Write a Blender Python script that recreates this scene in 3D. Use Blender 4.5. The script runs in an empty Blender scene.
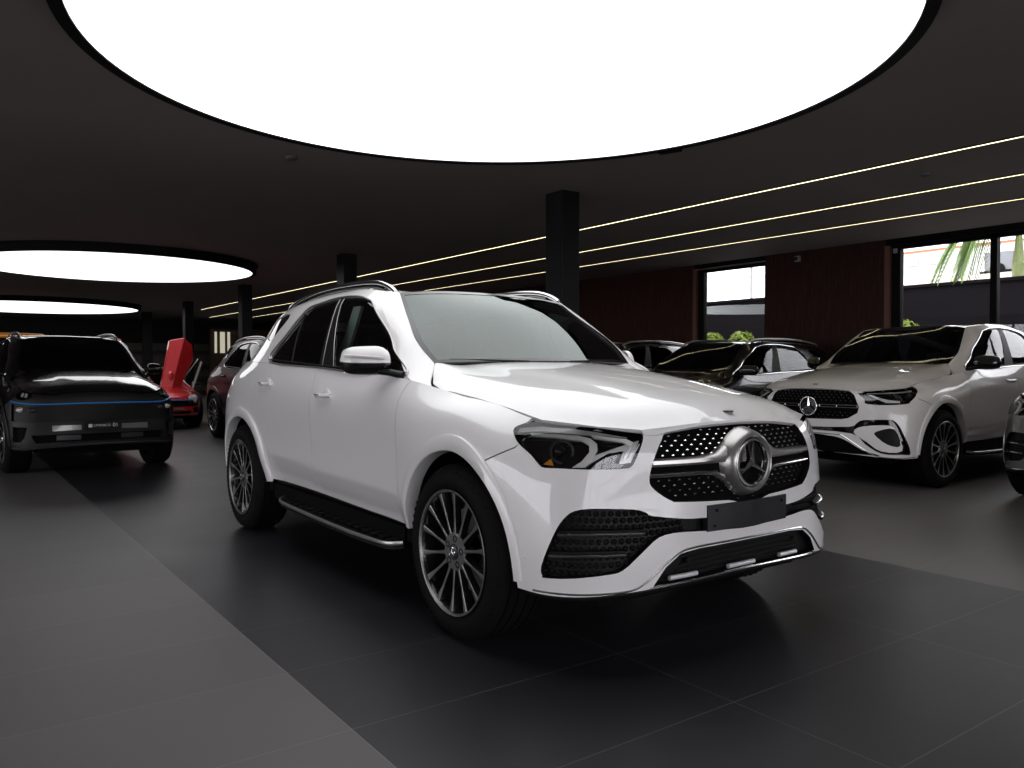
import bpy, bmesh, math, random
import numpy as np
from mathutils import Vector, Matrix
from mathutils.geometry import delaunay_2d_cdt
PI = math.pi
SC = bpy.context.scene
COL = SC.collection
# ------------------------------------------------------------------ camera, world, exposure
cam_d = bpy.data.cameras.new('camera'); cam_o = bpy.data.objects.new('camera', cam_d); COL.objects.link(cam_o)
YAW, PITCH, CAM_H, FPX = 0.6239093, 0.0223874, 1.2131, 803.03
cam_d.sensor_fit = 'HORIZONTAL'; cam_d.sensor_width = 36.0; cam_d.lens = FPX / 1024 * 36.0
cam_d.clip_start = 0.05; cam_d.clip_end = 300
cam_o.location = (0, 0, CAM_H); cam_o.rotation_euler = (PI / 2 - PITCH, 0, -YAW)
SC.camera = cam_o
SC.view_settings.view_transform = 'Standard'; SC.view_settings.look = 'None'
SC.view_settings.exposure = 0.0; SC.view_settings.gamma = 1.0; SC.view_settings.use_curve_mapping = False
wd = bpy.data.worlds.new('sky'); SC.world = wd; wd.use_nodes = True
bg = wd.node_tree.nodes['Background']; bg.inputs[0].default_value = (1.0, 0.955, 0.955, 1); bg.inputs[1].default_value = 6.2
DISC_L = 1.85          # radiance of the big luminous ceiling discs
STRIP_L = 3.6
def portal(name, loc, rot, sx, sy):   # tells the renderer where daylight enters
    l = bpy.data.lights.new(name, 'AREA'); l.shape = 'RECTANGLE'; l.size = sx; l.size_y = sy; l.energy = 1; l.cycles.is_portal = True
    o = bpy.data.objects.new(name, l); o.location = loc; o.rotation_euler = rot; COL.objects.link(o)
portal('daylight_left', (-9.15, 7.5, 1.45), (0, -PI/2, 0), 2.9, 17)
portal('daylight_rear', (0, -5.15, 1.4), (PI/2, 0, 0), 15, 2.8)
portal('daylight_right', (12.45, .95, 1.55), (0, PI/2, 0), 3.1, 11.8)

# ------------------------------------------------------------------ materials
MATS = {}
def mat(name, col, rough=0.5, metal=0.0, coat=0.0, coat_rough=0.03, emit=None, spec=0.5, noise=None, bump=None):
    if name in MATS: return MATS[name]
    m = bpy.data.materials.new(name); m.use_nodes = True; nt = m.node_tree; b = nt.nodes['Principled BSDF']
    b.inputs['Base Color'].default_value = (*col, 1); b.inputs['Roughness'].default_value = rough
    b.inputs['Metallic'].default_value = metal; b.inputs['Coat Weight'].default_value = coat
    b.inputs['Coat Roughness'].default_value = coat_rough; b.inputs['Specular IOR Level'].default_value = spec
    if emit: b.inputs['Emission Color'].default_value = (*emit[0], 1); b.inputs['Emission Strength'].default_value = emit[1]
    if noise:  # (scale, amount) broad tone variation that belongs to the surface itself
        tc = nt.nodes.new('ShaderNodeTexCoord'); n = nt.nodes.new('ShaderNodeTexNoise'); n.inputs['Scale'].default_value = noise[0]
        n.inputs['Detail'].default_value = 6; nt.links.new(tc.outputs['Object'], n.inputs['Vector'])
        r = nt.nodes.new('ShaderNodeMapRange'); r.inputs['To Min'].default_value = 1 - noise[1]; r.inputs['To Max'].default_value = 1 + noise[1]
        mx = nt.nodes.new('ShaderNodeVectorMath'); mx.operation = 'SCALE'; mx.inputs[0].default_value = col
        nt.links.new(n.outputs['Fac'], r.inputs['Value']); nt.links.new(r.outputs[0], mx.inputs['Scale']); nt.links.new(mx.outputs[0], b.inputs['Base Color'])
    if bump:   # (scale, strength)
        tc = nt.nodes.new('ShaderNodeTexCoord'); n = nt.nodes.new('ShaderNodeTexNoise'); n.inputs['Scale'].default_value = bump[0]
        n.inputs['Detail'].default_value = 4; nt.links.new(tc.outputs['Object'], n.inputs['Vector'])
        bp = nt.nodes.new('ShaderNodeBump'); bp.inputs['Strength'].default_value = bump[1]; bp.inputs['Distance'].default_value = .01
        nt.links.new(n.outputs['Fac'], bp.inputs['Height']); nt.links.new(bp.outputs[0], b.inputs['Normal'])
    MATS[name] = m; return m
def glass(name, tint, refl=1.0, rough=0.0, ior=1.5):
    m = bpy.data.materials.new(name); m.use_nodes = True; nt = m.node_tree; nt.nodes.clear()
    o = nt.nodes.new('ShaderNodeOutputMaterial'); mix = nt.nodes.new('ShaderNodeMixShader'); fr = nt.nodes.new('ShaderNodeFresnel')
    fr.inputs[0].default_value = ior; t = nt.nodes.new('ShaderNodeBsdfTransparent'); t.inputs[0].default_value = (*tint, 1)
    g = nt.nodes.new('ShaderNodeBsdfGlossy'); g.inputs[0].default_value = (refl*.94, refl, refl*.97, 1) if name == 'windshield_glass' else (refl, refl, refl, 1); g.inputs['Roughness'].default_value = rough
    nt.links.new(fr.outputs[0], mix.inputs[0]); nt.links.new(t.outputs[0], mix.inputs[1]); nt.links.new(g.outputs[0], mix.inputs[2])
    nt.links.new(mix.outputs[0], o.inputs[0]); MATS[name] = m; return m
WHITE = mat('white_paint', (.80, .775, .775), .35, coat=1.0, coat_rough=.02)
BLACKP = mat('black_paint', (.004, .0045, .006), .25, coat=1.0, coat_rough=.02)
REDP = mat('red_paint', (.42, .012, .016), .3, coat=1.0, coat_rough=.03)
GREYP = mat('silver_grey_paint', (.20, .195, .19), .3, .4, coat=1.0, coat_rough=.03)
DGREY = mat('dark_grey_trim', (.03, .03, .033), .35, .3)
RUBBER = mat('tyre_rubber', (.0045, .0045, .0045), .75, spec=.12, bump=(60, .15))
PLAST = mat('black_plastic', (.006, .006, .0062), .5, spec=.2)
PLATEM = mat('plate_holder_plastic', (.006, .006, .009), .42, bump=(150, .1))
MATTE = mat('matte_black_liner', (.003, .003, .003), .9, spec=.1)
GLOSSB = mat('gloss_black', (.004, .004, .004), .06, coat=.5)
CHROME = mat('chrome', (.88, .88, .89), .16, 1.0)
SATIN = mat('satin_silver', (.50, .48, .47), .30, .85)
ALU = mat('machined_alloy', (.27, .26, .25), .36, .85)
RIMB = mat('gloss_black_alloy', (.010, .010, .011), .22, .2, coat=.4)
STEEL = mat('brake_steel', (.16, .15, .15), .45, .8)
LENSW = mat('white_light_guide', (.90, .90, .84), .3, coat=.4)
LENSG = mat('grey_reflector', (.66, .64, .63), .28, .35)
BRALU = mat('bright_alloy_insert', (.85, .85, .87), .35, .5)
AMBER = mat('amber_reflector', (.85, .33, .02), .25, coat=.5)
REDL = mat('red_lamp_lens', (.28, .008, .008), .12, coat=1.0)
INTER = mat('dark_interior', (.010, .010, .011), .7)
TRIM = mat('pale_interior_trim', (.55, .60, .57), .7)
GL_WS = glass('windshield_glass', (.11, .15, .14), ior=1.95)
GL_SIDE = glass('side_glass', (.50, .56, .54))
GL_TINT = glass('blue_tinted_glass', (.34, .36, .48))
GL_DK = glass('privacy_glass', (.03, .03, .03))
GL_LAMP = glass('lamp_glass', (.93, .93, .95))
GL_WIN = glass('window_glass', (.80, .82, .84))

# ------------------------------------------------------------------ object helpers
def link(o, parent=None, label=None, cat=None, group=None, kind=None):
    COL.objects.link(o)
    if parent is not None: o.parent = parent
    if label: o['label'] = label
    if cat: o['category'] = cat
    if group: o['group'] = group
    if kind: o['kind'] = kind
    return o
def empty(name, loc=(0, 0, 0), rz=0, **k):
    o = bpy.data.objects.new(name, None); o.location = loc; o.rotation_euler = (0, 0, rz); o.empty_display_size = .2
    return link(o, **k)
def from_np(name, V, F, material, parent=None, smooth=False, normals=None, **k):
    me = bpy.data.meshes.new(name); me.from_pydata([tuple(map(float, v)) for v in V], [], [tuple(int(i) for i in f) for f in F]); me.update()
    if isinstance(material, (list, tuple)):
        for m_ in material: me.materials.append(m_)
    else: me.materials.append(material)
    if smooth or normals is not None: me.polygons.foreach_set('use_smooth', [True] * len(me.polygons))
    if normals is not None: me.normals_split_custom_set_from_vertices([tuple(map(float, n)) for n in normals])
    o = bpy.data.objects.new(name, me); return link(o, parent, **k)
class MB:
    """collects simple shapes into one mesh"""
    def __init__(s): s.V = []; s.F = []; s.S = []
    def add(s, V, F, sm=False):
        b = len(s.V); s.V += [tuple(v) for v in V]; s.F += [tuple(i + b for i in f) for f in F]; s.S += [sm] * len(F); return s
    def box(s, a, b):
        x0, y0, z0 = a; x1, y1, z1 = b
        return s.add([(x0,y0,z0),(x1,y0,z0),(x1,y1,z0),(x0,y1,z0),(x0,y0,z1),(x1,y0,z1),(x1,y1,z1),(x0,y1,z1)],
                     [(0,3,2,1),(4,5,6,7),(0,1,5,4),(1,2,6,5),(2,3,7,6),(3,0,4,7)])
    def hull(s, P):   # eight corner points, bottom loop then top loop
        return s.add(P, [(0,3,2,1),(4,5,6,7),(0,1,5,4),(1,2,6,5),(2,3,7,6),(3,0,4,7)])
    def tube(s, path, r, n=10, flat=1.0, up=(0, 0, 1), closed=False, cap=True):
        P = [Vector(p) for p in path]; R = r if hasattr(r, '__len__') else [r] * len(P); base = len(s.V); N = len(P); up = Vector(up)
        for i in range(N):
            t = (P[(i + 1) % N] - P[i - 1]) if closed else (P[min(i + 1, N - 1)] - P[max(i - 1, 0)])
            t.normalize(); a = t.cross(up)
            if a.length < 1e-4: a = t.cross(Vector((1, 0, 0)))
            a.normalize(); b = a.cross(t).normalized()
            for k in range(n):
                th = 2 * PI * k / n; s.V.append(tuple(P[i] + a * (math.cos(th) * R[i]) + b * (math.sin(th) * R[i] * flat)))
        for i in range(N if closed else N - 1):
            j = (i + 1) % N
            for k in range(n):
                l = (k + 1) % n; s.F.append((base+i*n+k, base+i*n+l, base+j*n+l, base+j*n+k)); s.S.append(True)
        if cap and not closed:
            s.F.append(tuple(base + k for k in range(n))[::-1]); s.F.append(tuple(base + (N-1)*n + k for k in range(n))); s.S += [False, False]
        return s
    def lathe(s, prof, n=48, axis='y', c=(0, 0, 0), closed=False, a0=0, a1=2*PI):
        # prof: list of (h, r) ; h along axis
        base = len(s.V); m = len(prof); full = abs(a1 - a0 - 2*PI) < 1e-6; nn = n if full else n + 1
        for i in range(nn):
            t = a0 + (a1 - a0) * i / n; ct, st = math.cos(t), math.sin(t)
            for h, r in prof:
                p = {'y': (r*ct, h, r*st), 'z': (r*ct, r*st, h), 'x': (h, r*ct, r*st)}[axis]
                s.V.append((p[0]+c[0], p[1]+c[1], p[2]+c[2]))
        for i in range(n):
            j = (i + 1) % nn
            for k in range(m if closed else m - 1):
                l = (k + 1) % m; s.F.append((base+i*m+k, base+i*m+l, base+j*m+l, base+j*m+k)); s.S.append(True)
        return s
    def disc(s, c, r, n=24, axis='x', th=.01):
        return s.lathe([(-th/2, 0), (-th/2, r), (th/2, r), (th/2, 0)], n, axis, c)
    def sphere(s, c, r, n=12, m=8):
        rr = r if hasattr(r, '__len__') else (r, r, r); base = len(s.V)
        for i in range(m + 1):
            ph = PI * i / m
            for k in range(n):
                th = 2*PI*k/n; s.V.append((c[0]+rr[0]*math.sin(ph)*math.cos(th), c[1]+rr[1]*math.sin(ph)*math.sin(th), c[2]+rr[2]*math.cos(ph)))
        for i in range(m):
            for k in range(n):
                l = (k+1) % n; s.F.append((base+i*n+k, base+(i+1)*n+k, base+(i+1)*n+l, base+i*n+l)); s.S.append(True)
        return s
    def ext(s, poly, a, d):   # extrude polygon (3D points) along vector d
        n = len(poly); P = [Vector(p) for p in poly]; d = Vector(d)
        s.add([tuple(p) for p in P] + [tuple(p + d) for p in P], [tuple(range(n))[::-1], tuple(range(n, 2*n))] + [(i, (i+1) % n, (i+1) % n + n, i+n) for i in range(n)])
        return s
    def xf(s, M):
        s.V = [tuple(M @ Vector(v)) for v in s.V]; return s
    def build(s, name, material, parent=None, bevel=0, **k):
        me = bpy.data.meshes.new(name); me.from_pydata(s.V, [], s.F); me.update()
        bm = bmesh.new(); bm.from_mesh(me); bmesh.ops.remove_doubles(bm, verts=bm.verts, dist=1e-5)
        bmesh.ops.recalc_face_normals(bm, faces=bm.faces)
        bm.to_mesh(me); bm.free(); me.materials.append(material)
        me.polygons.foreach_set('use_smooth', [True] * len(me.polygons))
        me.set_sharp_from_angle(angle=math.radians(38))
        o = bpy.data.objects.new(name, me)
        if bevel:
            b = o.modifiers.new('bevel', 'BEVEL'); b.width = bevel; b.segments = 2; b.limit_method = 'ANGLE'; b.angle_limit = math.radians(40); b.harden_normals = True
        return link(o, parent, **k)
def copy_tree(o, parent=None):
    c = o.copy(); COL.objects.link(c); c.parent = parent
    for ch in list(o.children): copy_tree(ch, c)
    return c

class Spline1:
    def __init__(s,k):
        s.k=np.array(k,float); n=len(k); h=np.diff(s.k); A=np.eye(n); B=np.zeros((n,n))
        for i in range(1,n-1):
            A[i,i-1]=h[i-1]; A[i,i]=2*(h[i-1]+h[i]); A[i,i+1]=h[i]
            B[i,i-1]=6/h[i-1]; B[i,i]=-6/h[i-1]-6/h[i]; B[i,i+1]=6/h[i]
        s.M=np.linalg.solve(A,B)
    def w(s,t):
        t=np.asarray(t,float); i=np.clip(np.searchsorted(s.k,t,side='right')-1,0,len(s.k)-2)
        h=s.k[i+1]-s.k[i]; a=(s.k[i+1]-t)/h; b=(t-s.k[i])/h
        W=np.zeros((len(t),len(s.k))); r=np.arange(len(t))
        W[r,i]+=a; W[r,i+1]+=b
        W+=((a**3-a)*h*h/6)[:,None]*s.M[i]+((b**3-b)*h*h/6)[:,None]*s.M[i+1]
        return W
class Surf:
    # tab[nu][nv] = (x,y,z), y>=0 side; symlo/symhi: mirror across y=0 at first/last column
    def __init__(s,tab,symlo=False,symhi=False):
        T=np.array(tab,float); s.T0=T
        def chord(T,ax):
            d=np.linalg.norm(np.diff(T,axis=ax),axis=2).mean(axis=1-ax); return np.r_[0,np.cumsum(d)]
        ku=chord(T,0); kv=chord(T,1); s.u0,s.u1=0,ku[-1]; s.v0,s.v1=0,kv[-1]; s.cu=ku; s.cv=kv
        m=3; MIR=np.array([1,-1,1.])
        if symlo: ku=np.r_[-ku[1:m+1][::-1],ku]; T=np.concatenate([T[1:m+1][::-1]*MIR,T])
        if symhi:
            n=len(ku)-1; ku=np.r_[ku,2*ku[-1]-ku[-m-1:-1][::-1]]; T=np.concatenate([T,T[-m-1:-1][::-1]*MIR])
        s.T=T; s.U=Spline1(ku); s.V=Spline1(kv); s.warp=None
    def raw(s,u,v):
        P=np.einsum('ni,ijk,nj->nk',s.U.w(u),s.T,s.V.w(v))
        return P if s.warp is None else s.warp(P)
    def n(s,u,v):
        e=1e-3; a=s.raw(u+e,v)-s.raw(u-e,v); b=s.raw(u,v+e)-s.raw(u,v-e)
        N=np.cross(a,b); N/=np.linalg.norm(N,axis=1)[:,None]+1e-12
        return N*s.sgn()
    def sgn(s):
        if not hasattr(s,'_s'):
            um=np.array([(s.u0*.4+s.u1*.6)]); vm=np.array([(s.v0+s.v1)/2]); e=1e-3
            P=s.raw(um,vm)[0]; N=np.cross(s.raw(um+e,vm)-s.raw(um-e,vm),s.raw(um,vm+e)-s.raw(um,vm-e))[0]
            s._s=1 if N@(P-np.array([-1.5,0,.75]))>0 else -1
        return s._s
    def dense(s,nu=160,nv=60,ur=None):
        a,b=ur or (s.u0,s.u1)
        U,V=np.meshgrid(np.linspace(a,b,nu),np.linspace(s.v0,s.v1,nv),indexing='ij'); U=U.ravel();V=V.ravel()
        return U,V,s.raw(U,V)
    def inv(s,pts,f,ur=None,clamp=True):
        # find uv with f(P)=pts ; f maps (n,3)->(n,2)
        U,V,P=s.dense(ur=ur); Q=f(P); out=[]
        pts=np.atleast_2d(np.array(pts,float))
        u=np.zeros(len(pts)); v=np.zeros(len(pts))
        for i,p in enumerate(pts):
            j=np.argmin(((Q-p)**2).sum(1)); u[i],v[i]=U[j],V[j]
        for it in range(8):
            e=1e-3; F=f(s.raw(u,v)); Fu=(f(s.raw(u+e,v))-F)/e; Fv=(f(s.raw(u,v+e))-F)/e; r=pts-F
            det=Fu[:,0]*Fv[:,1]-Fu[:,1]*Fv[:,0]; det=np.where(abs(det)<1e-6,1e-6,det)
            du=(r[:,0]*Fv[:,1]-r[:,1]*Fv[:,0])/det; dv=(Fu[:,0]*r[:,1]-Fu[:,1]*r[:,0])/det
            u=u+np.clip(du,-.08,.08); v=v+np.clip(dv,-.05,.05)
            if clamp: u=np.clip(u,s.u0,s.u1); v=np.clip(v,s.v0,s.v1)
        return np.c_[u,v]
side_f=lambda P:P[:,[0,2]]
front_f=lambda P:P[:,[1,2]]
plan_f=lambda P:P[:,[0,1]]
# lower body: columns rear-centre ... front-centre ; rows bottom -> top
def col(xs,ys,zs):
    xs=[xs]*8 if not hasattr(xs,'__len__') else xs; ys=[ys]*8 if not hasattr(ys,'__len__') else ys
    return list(zip(xs,ys,zs))
LOW=[
col([-4.00,-4.05,-4.06,-4.05,-4.03,-4.01,-3.98,-3.88],0,[.38,.47,.57,.68,.80,.93,1.08,1.24]),
col([-3.97,-4.02,-4.03,-4.02,-4.00,-3.98,-3.95,-3.85],.42,[.38,.47,.57,.68,.80,.93,1.08,1.24]),
col([-3.87,-3.91,-3.92,-3.91,-3.89,-3.87,-3.85,-3.76],[.68,.69,.69,.69,.69,.68,.66,.57],[.38,.47,.57,.68,.80,.93,1.08,1.245]),
col([-3.66,-3.68,-3.68,-3.68,-3.67,-3.66,-3.64,-3.57],[.855,.86,.865,.868,.868,.858,.83,.715],[.39,.48,.58,.69,.81,.94,1.08,1.25]),
col(-3.35,[.925,.94,.948,.953,.955,.945,.912,.795],[.41,.50,.60,.71,.83,.95,1.08,1.25]),
col(-2.995,[.93,.948,.956,.96,.965,.962,.94,.87],[.42,.51,.61,.72,.84,.96,1.08,1.245]),
col(-2.35,[.92,.94,.948,.952,.960,.963,.95,.905],[.43,.52,.62,.73,.84,.95,1.07,1.225]),
col(-1.65,[.915,.937,.945,.95,.958,.963,.95,.905],[.43,.52,.62,.73,.84,.95,1.06,1.195]),
col(-.98,[.915,.937,.945,.95,.958,.963,.95,.90],[.42,.52,.62,.73,.84,.95,1.05,1.168]),
col([-.54,-.54,-.54,-.54,-.54,-.54,-.53,-.50],[.922,.942,.95,.955,.960,.962,.945,.885],[.415,.51,.61,.72,.83,.94,1.04,1.142]),
col([-.27,-.27,-.27,-.27,-.27,-.27,-.26,-.22],[.93,.948,.957,.962,.964,.957,.925,.812],[.40,.49,.60,.71,.82,.92,1.01,1.085]),
col([0,0,0,0,0,0,-.01,-.03],[.94,.955,.963,.966,.965,.955,.918,.803],[.38,.47,.58,.69,.80,.90,.99,1.062]),
col([.35,.35,.35,.345,.34,.33,.30,.232],[.93,.945,.952,.955,.952,.938,.90,.81],[.33,.44,.55,.66,.77,.865,.95,1.029]),
col([.575,.57,.56,.545,.53,.51,.485,.442],[.87,.885,.888,.886,.88,.868,.845,.80],[.315,.43,.54,.65,.75,.84,.92,.99]),
col([.735,.735,.725,.71,.70,.69,.68,.655],[.725,.735,.735,.735,.735,.73,.715,.685],[.325,.43,.54,.64,.74,.825,.90,.97]),
col([.815,.82,.815,.80,.79,.785,.772,.745],.53,[.34,.44,.54,.64,.74,.825,.895,.955]),
col([.835,.845,.845,.845,.84,.835,.82,.785],.28,[.345,.44,.54,.64,.74,.83,.905,.972]),
col([.84,.85,.855,.86,.86,.855,.84,.80],0,[.35,.44,.54,.64,.74,.83,.91,.98]),
]
# hood height field control: x stations, y stations
HX=[.82,.70,.50,.23,-.05,-.32,-.62]
HOOD=[ # for y=0,.3,.55,.7,.82
[.972,.966,.945,.915,.88],
[1.033,1.027,1.000,.972,.935],
[1.090,1.083,1.055,1.020,.975],
[1.142,1.135,1.108,1.075,1.027],
[1.182,1.176,1.150,1.118,1.060],
[1.213,1.208,1.185,1.155,1.092],
[1.240,1.236,1.222,1.200,1.13]]
HY=[0,.3,.55,.7,.82]
HT=[[(x,y,z) for y,z in zip(HY,r)] for x,r in zip(HX,HOOD)]
# greenhouse side: columns rear corner -> A pillar outer, rows belt->roof rail
def gcol(b,m,t): return [b,m,t]
GSIDE=[
[(-3.60,.69,1.25),(-3.56,.59,1.39),(-3.52,.50,1.53),(-3.50,.44,1.59),(-3.48,.36,1.615)],
[(-3.30,.795,1.25),(-3.28,.70,1.39),(-3.26,.615,1.53),(-3.24,.555,1.60),(-3.23,.47,1.64)],
[(-2.9,.875,1.245),(-2.88,.80,1.39),(-2.87,.735,1.52),(-2.86,.66,1.62),(-2.86,.57,1.668)],
[(-2.3,.905,1.225),(-2.3,.85,1.38),(-2.3,.785,1.52),(-2.3,.71,1.64),(-2.3,.625,1.69)],
[(-1.65,.905,1.195),(-1.68,.855,1.36),(-1.72,.79,1.52),(-1.75,.715,1.645),(-1.75,.635,1.695)],
[(-1.0,.90,1.168),(-1.15,.855,1.325),(-1.29,.803,1.47),(-1.40,.74,1.60),(-1.45,.648,1.68)],
[(-.54,.872,1.146),(-.775,.810,1.285),(-.945,.766,1.415),(-1.14,.722,1.555),(-1.25,.640,1.652)],
]
PIL=[ # A pillar: columns outer -> inner, rows base -> top
[(-.36,.845,1.108),(-.54,.872,1.146),(-.775,.810,1.285),(-.945,.766,1.415),(-1.14,.722,1.555),(-1.25,.640,1.652)],
[(-.42,.815,1.115),(-.57,.790,1.196),(-.745,.772,1.312),(-.908,.735,1.434),(-1.08,.688,1.556),(-1.20,.620,1.651)],
[(-.50,.775,1.128),(-.60,.695,1.228),(-.725,.716,1.325),(-.877,.686,1.435),(-1.03,.638,1.537),(-1.165,.597,1.638)],
]
REAR=[ # tailgate glass area: corner -> centre
[(-3.60,.69,1.25),(-3.56,.59,1.39),(-3.52,.50,1.53),(-3.50,.44,1.59),(-3.48,.36,1.615)],
[(-3.74,.50,1.25),(-3.68,.43,1.39),(-3.63,.36,1.53),(-3.61,.32,1.59),(-3.58,.26,1.62)],
[(-3.82,0,1.25),(-3.76,0,1.39),(-3.70,0,1.53),(-3.68,0,1.59),(-3.62,0,1.63)],
]
# windshield half: columns pillar edge -> centre, rows base->top
WS=[
[(-.60,.695,1.228),(-.725,.716,1.325),(-.877,.686,1.435),(-1.03,.638,1.537),(-1.165,.597,1.638)],
[(-.545,.45,1.236),(-.670,.45,1.330),(-.825,.437,1.441),(-.99,.418,1.549),(-1.185,.39,1.660)],
[(-.515,.2,1.240),(-.642,.2,1.336),(-.80,.2,1.449),(-.972,.19,1.558),(-1.205,.18,1.671)],
[(-.505,0,1.241),(-.632,0,1.338),(-.79,0,1.452),(-.965,0,1.561),(-1.21,0,1.673)],
]
RX=[-1.20,-1.6,-2.2,-2.8,-3.3,-3.66]
RZ=[[1.674,1.668,1.652,1.640],[1.700,1.694,1.682,1.668],[1.716,1.711,1.698,1.682],[1.700,1.694,1.680,1.655],[1.665,1.658,1.640,1.60],[1.63,1.62,1.59,1.56]]
RY=[0,.3,.56,.66]
RT=[[(x,y,z) for y,z in zip(RY,r)] for x,r in zip(RX,RZ)]
# ------------------------------------------------------------------ panels cut from the body surfaces
class Field:
    """height field z(x,y); edges are pulled onto given 3D curves so neighbours meet"""
    def __init__(s, xs, ys, rows, curves=(), w=.07):
        x = np.array(xs, float); z = np.array(rows, float)
        if x[0] > x[-1]: x = x[::-1]; z = z[::-1]
        y = np.array(ys, float); s.Y = Spline1(np.r_[-y[1:][::-1], y]); s.z = np.concatenate([z[:, 1:][:, ::-1], z], 1); s.X = Spline1(x)
        s.u0, s.u1, s.v0, s.v1 = x[0], x[-1], 0, y[-1]; s.c = []; s.w = w
        for c in curves:
            c = np.array(c); c = np.concatenate([c[:-1] + (c[1:] - c[:-1]) * t for t in np.linspace(0, 1, 12)[:-1]]+[c[-1:]])
            s.c.append((c, c[:, 2] - s.h(c[:, 0], c[:, 1])))
        if s.c: s.cp = np.concatenate([a for a, b in s.c]); s.cd = np.concatenate([b for a, b in s.c])
    def h(s, x, y): return np.einsum('ni,ij,nj->n', s.X.w(x), s.z, s.Y.w(y))
    def raw(s, u, v):
        z = s.h(u, v)
        if s.c:
            d2 = (u[:, None] - s.cp[:, 0]) ** 2 + (abs(v)[:, None] - s.cp[:, 1]) ** 2
            wt = 1 / (d2 + 1e-5) ** 2; dz = (wt * s.cd).sum(1) / wt.sum(1)
            z = z + dz * np.exp(-d2.min(1) / s.w ** 2)
        return np.c_[u, v, z]
    def sgn(s): return 1
CACHE = {}
def pip(P, poly):
    x, y = P[:, 0], P[:, 1]; ins = np.zeros(len(P), bool); n = len(poly); j = n - 1
    for i in range(n):
        xi, yi = poly[i]; xj, yj = poly[j]
        if yi != yj:
            c = ((yi > y) != (yj > y)) & (x < (xj - xi) * (y - yi) / (yj - yi) + xi); ins ^= c
        j = i
    return ins
def densify(poly, res):
    out = []
    for i in range(len(poly)):
        a = np.array(poly[i]); b = np.array(poly[(i + 1) % len(poly)]); n = max(1, int(np.linalg.norm(b - a) / res + .5))
        for k in range(n): out.append(a + (b - a) * k / n)
    return np.array(out)
def smooth_poly(poly, n=6, closed=True):
    """Catmull-Rom through the points"""
    P = [np.array(p, float) for p in poly]; N = len(P); out = []
    for i in range(N if closed else N - 1):
        g = (lambda k: P[k % N]) if closed else (lambda k: P[max(0, min(N - 1, k))])
        p0, p1, p2, p3 = g(i - 1), g(i), g(i + 1), g(i + 2)
        for k in range(n):
            t = k / n; out.append(.5 * ((2*p1) + (-p0+p2)*t + (2*p0-5*p1+4*p2-p3)*t*t + (-p0+3*p1-3*p2+p3)*t**3))
    if not closed: out.append(P[-1])
    return [tuple(o) for o in out]
def tri(key, outer, holes, res):
    if key in CACHE: return CACHE[key]
    o = densify(outer, res * .7); hs = [densify(h, res * .7) for h in holes]
    mn, mx = o.min(0), o.max(0)
    gx = np.arange(mn[0] + res * .5, mx[0], res); gy = np.arange(mn[1] + res * .5, mx[1], res)
    G = np.array([(x + (res * .5 if j % 2 else 0), y) for j, y in enumerate(gy) for x in gx]) if len(gx) and len(gy) else np.zeros((0, 2))
    B = np.concatenate([o] + hs)
    if len(G):
        k = pip(G, o)
        for h in hs: k &= ~pip(G, h)
        G = G[k]
        if len(G):
            k = np.ones(len(G), bool)
            for s in range(0, len(G), 2000):
                k[s:s+2000] = (((G[s:s+2000, None] - B[None]) ** 2).sum(2).min(1) > (res * .45) ** 2)
            G = G[k]
    V = [Vector(p) for p in B] + [Vector(p) for p in G]; E = []; b = 0
    for l in [o] + hs:
        n = len(l); E += [(b + i, b + (i + 1) % n) for i in range(n)]; b += n
    r = delaunay_2d_cdt(V, E, [], 0, 1e-6); UV = np.array([tuple(v) for v in r[0]]); F = np.array([tuple(f) for f in r[2]])
    C = UV[F].mean(1); k = pip(C, o)
    for h in hs: k &= ~pip(C, h)
    a = UV[F]; ar = abs(np.cross(a[:, 1] - a[:, 0], a[:, 2] - a[:, 0])); k &= ar > 1e-9
    F = F[k]; used = np.unique(F); remap = -np.ones(len(UV), int); remap[used] = np.arange(len(used)); UV = UV[used]; F = remap[F]
    ed = {}
    for f in F:
        for i in range(3):
            a, b = f[i], f[(i + 1) % 3]; ed[(a, b)] = 1
    bd = [(a, b) for a, b in ed if (b, a) not in ed]
    CACHE[key] = (UV, F, bd); return CACHE[key]
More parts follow.
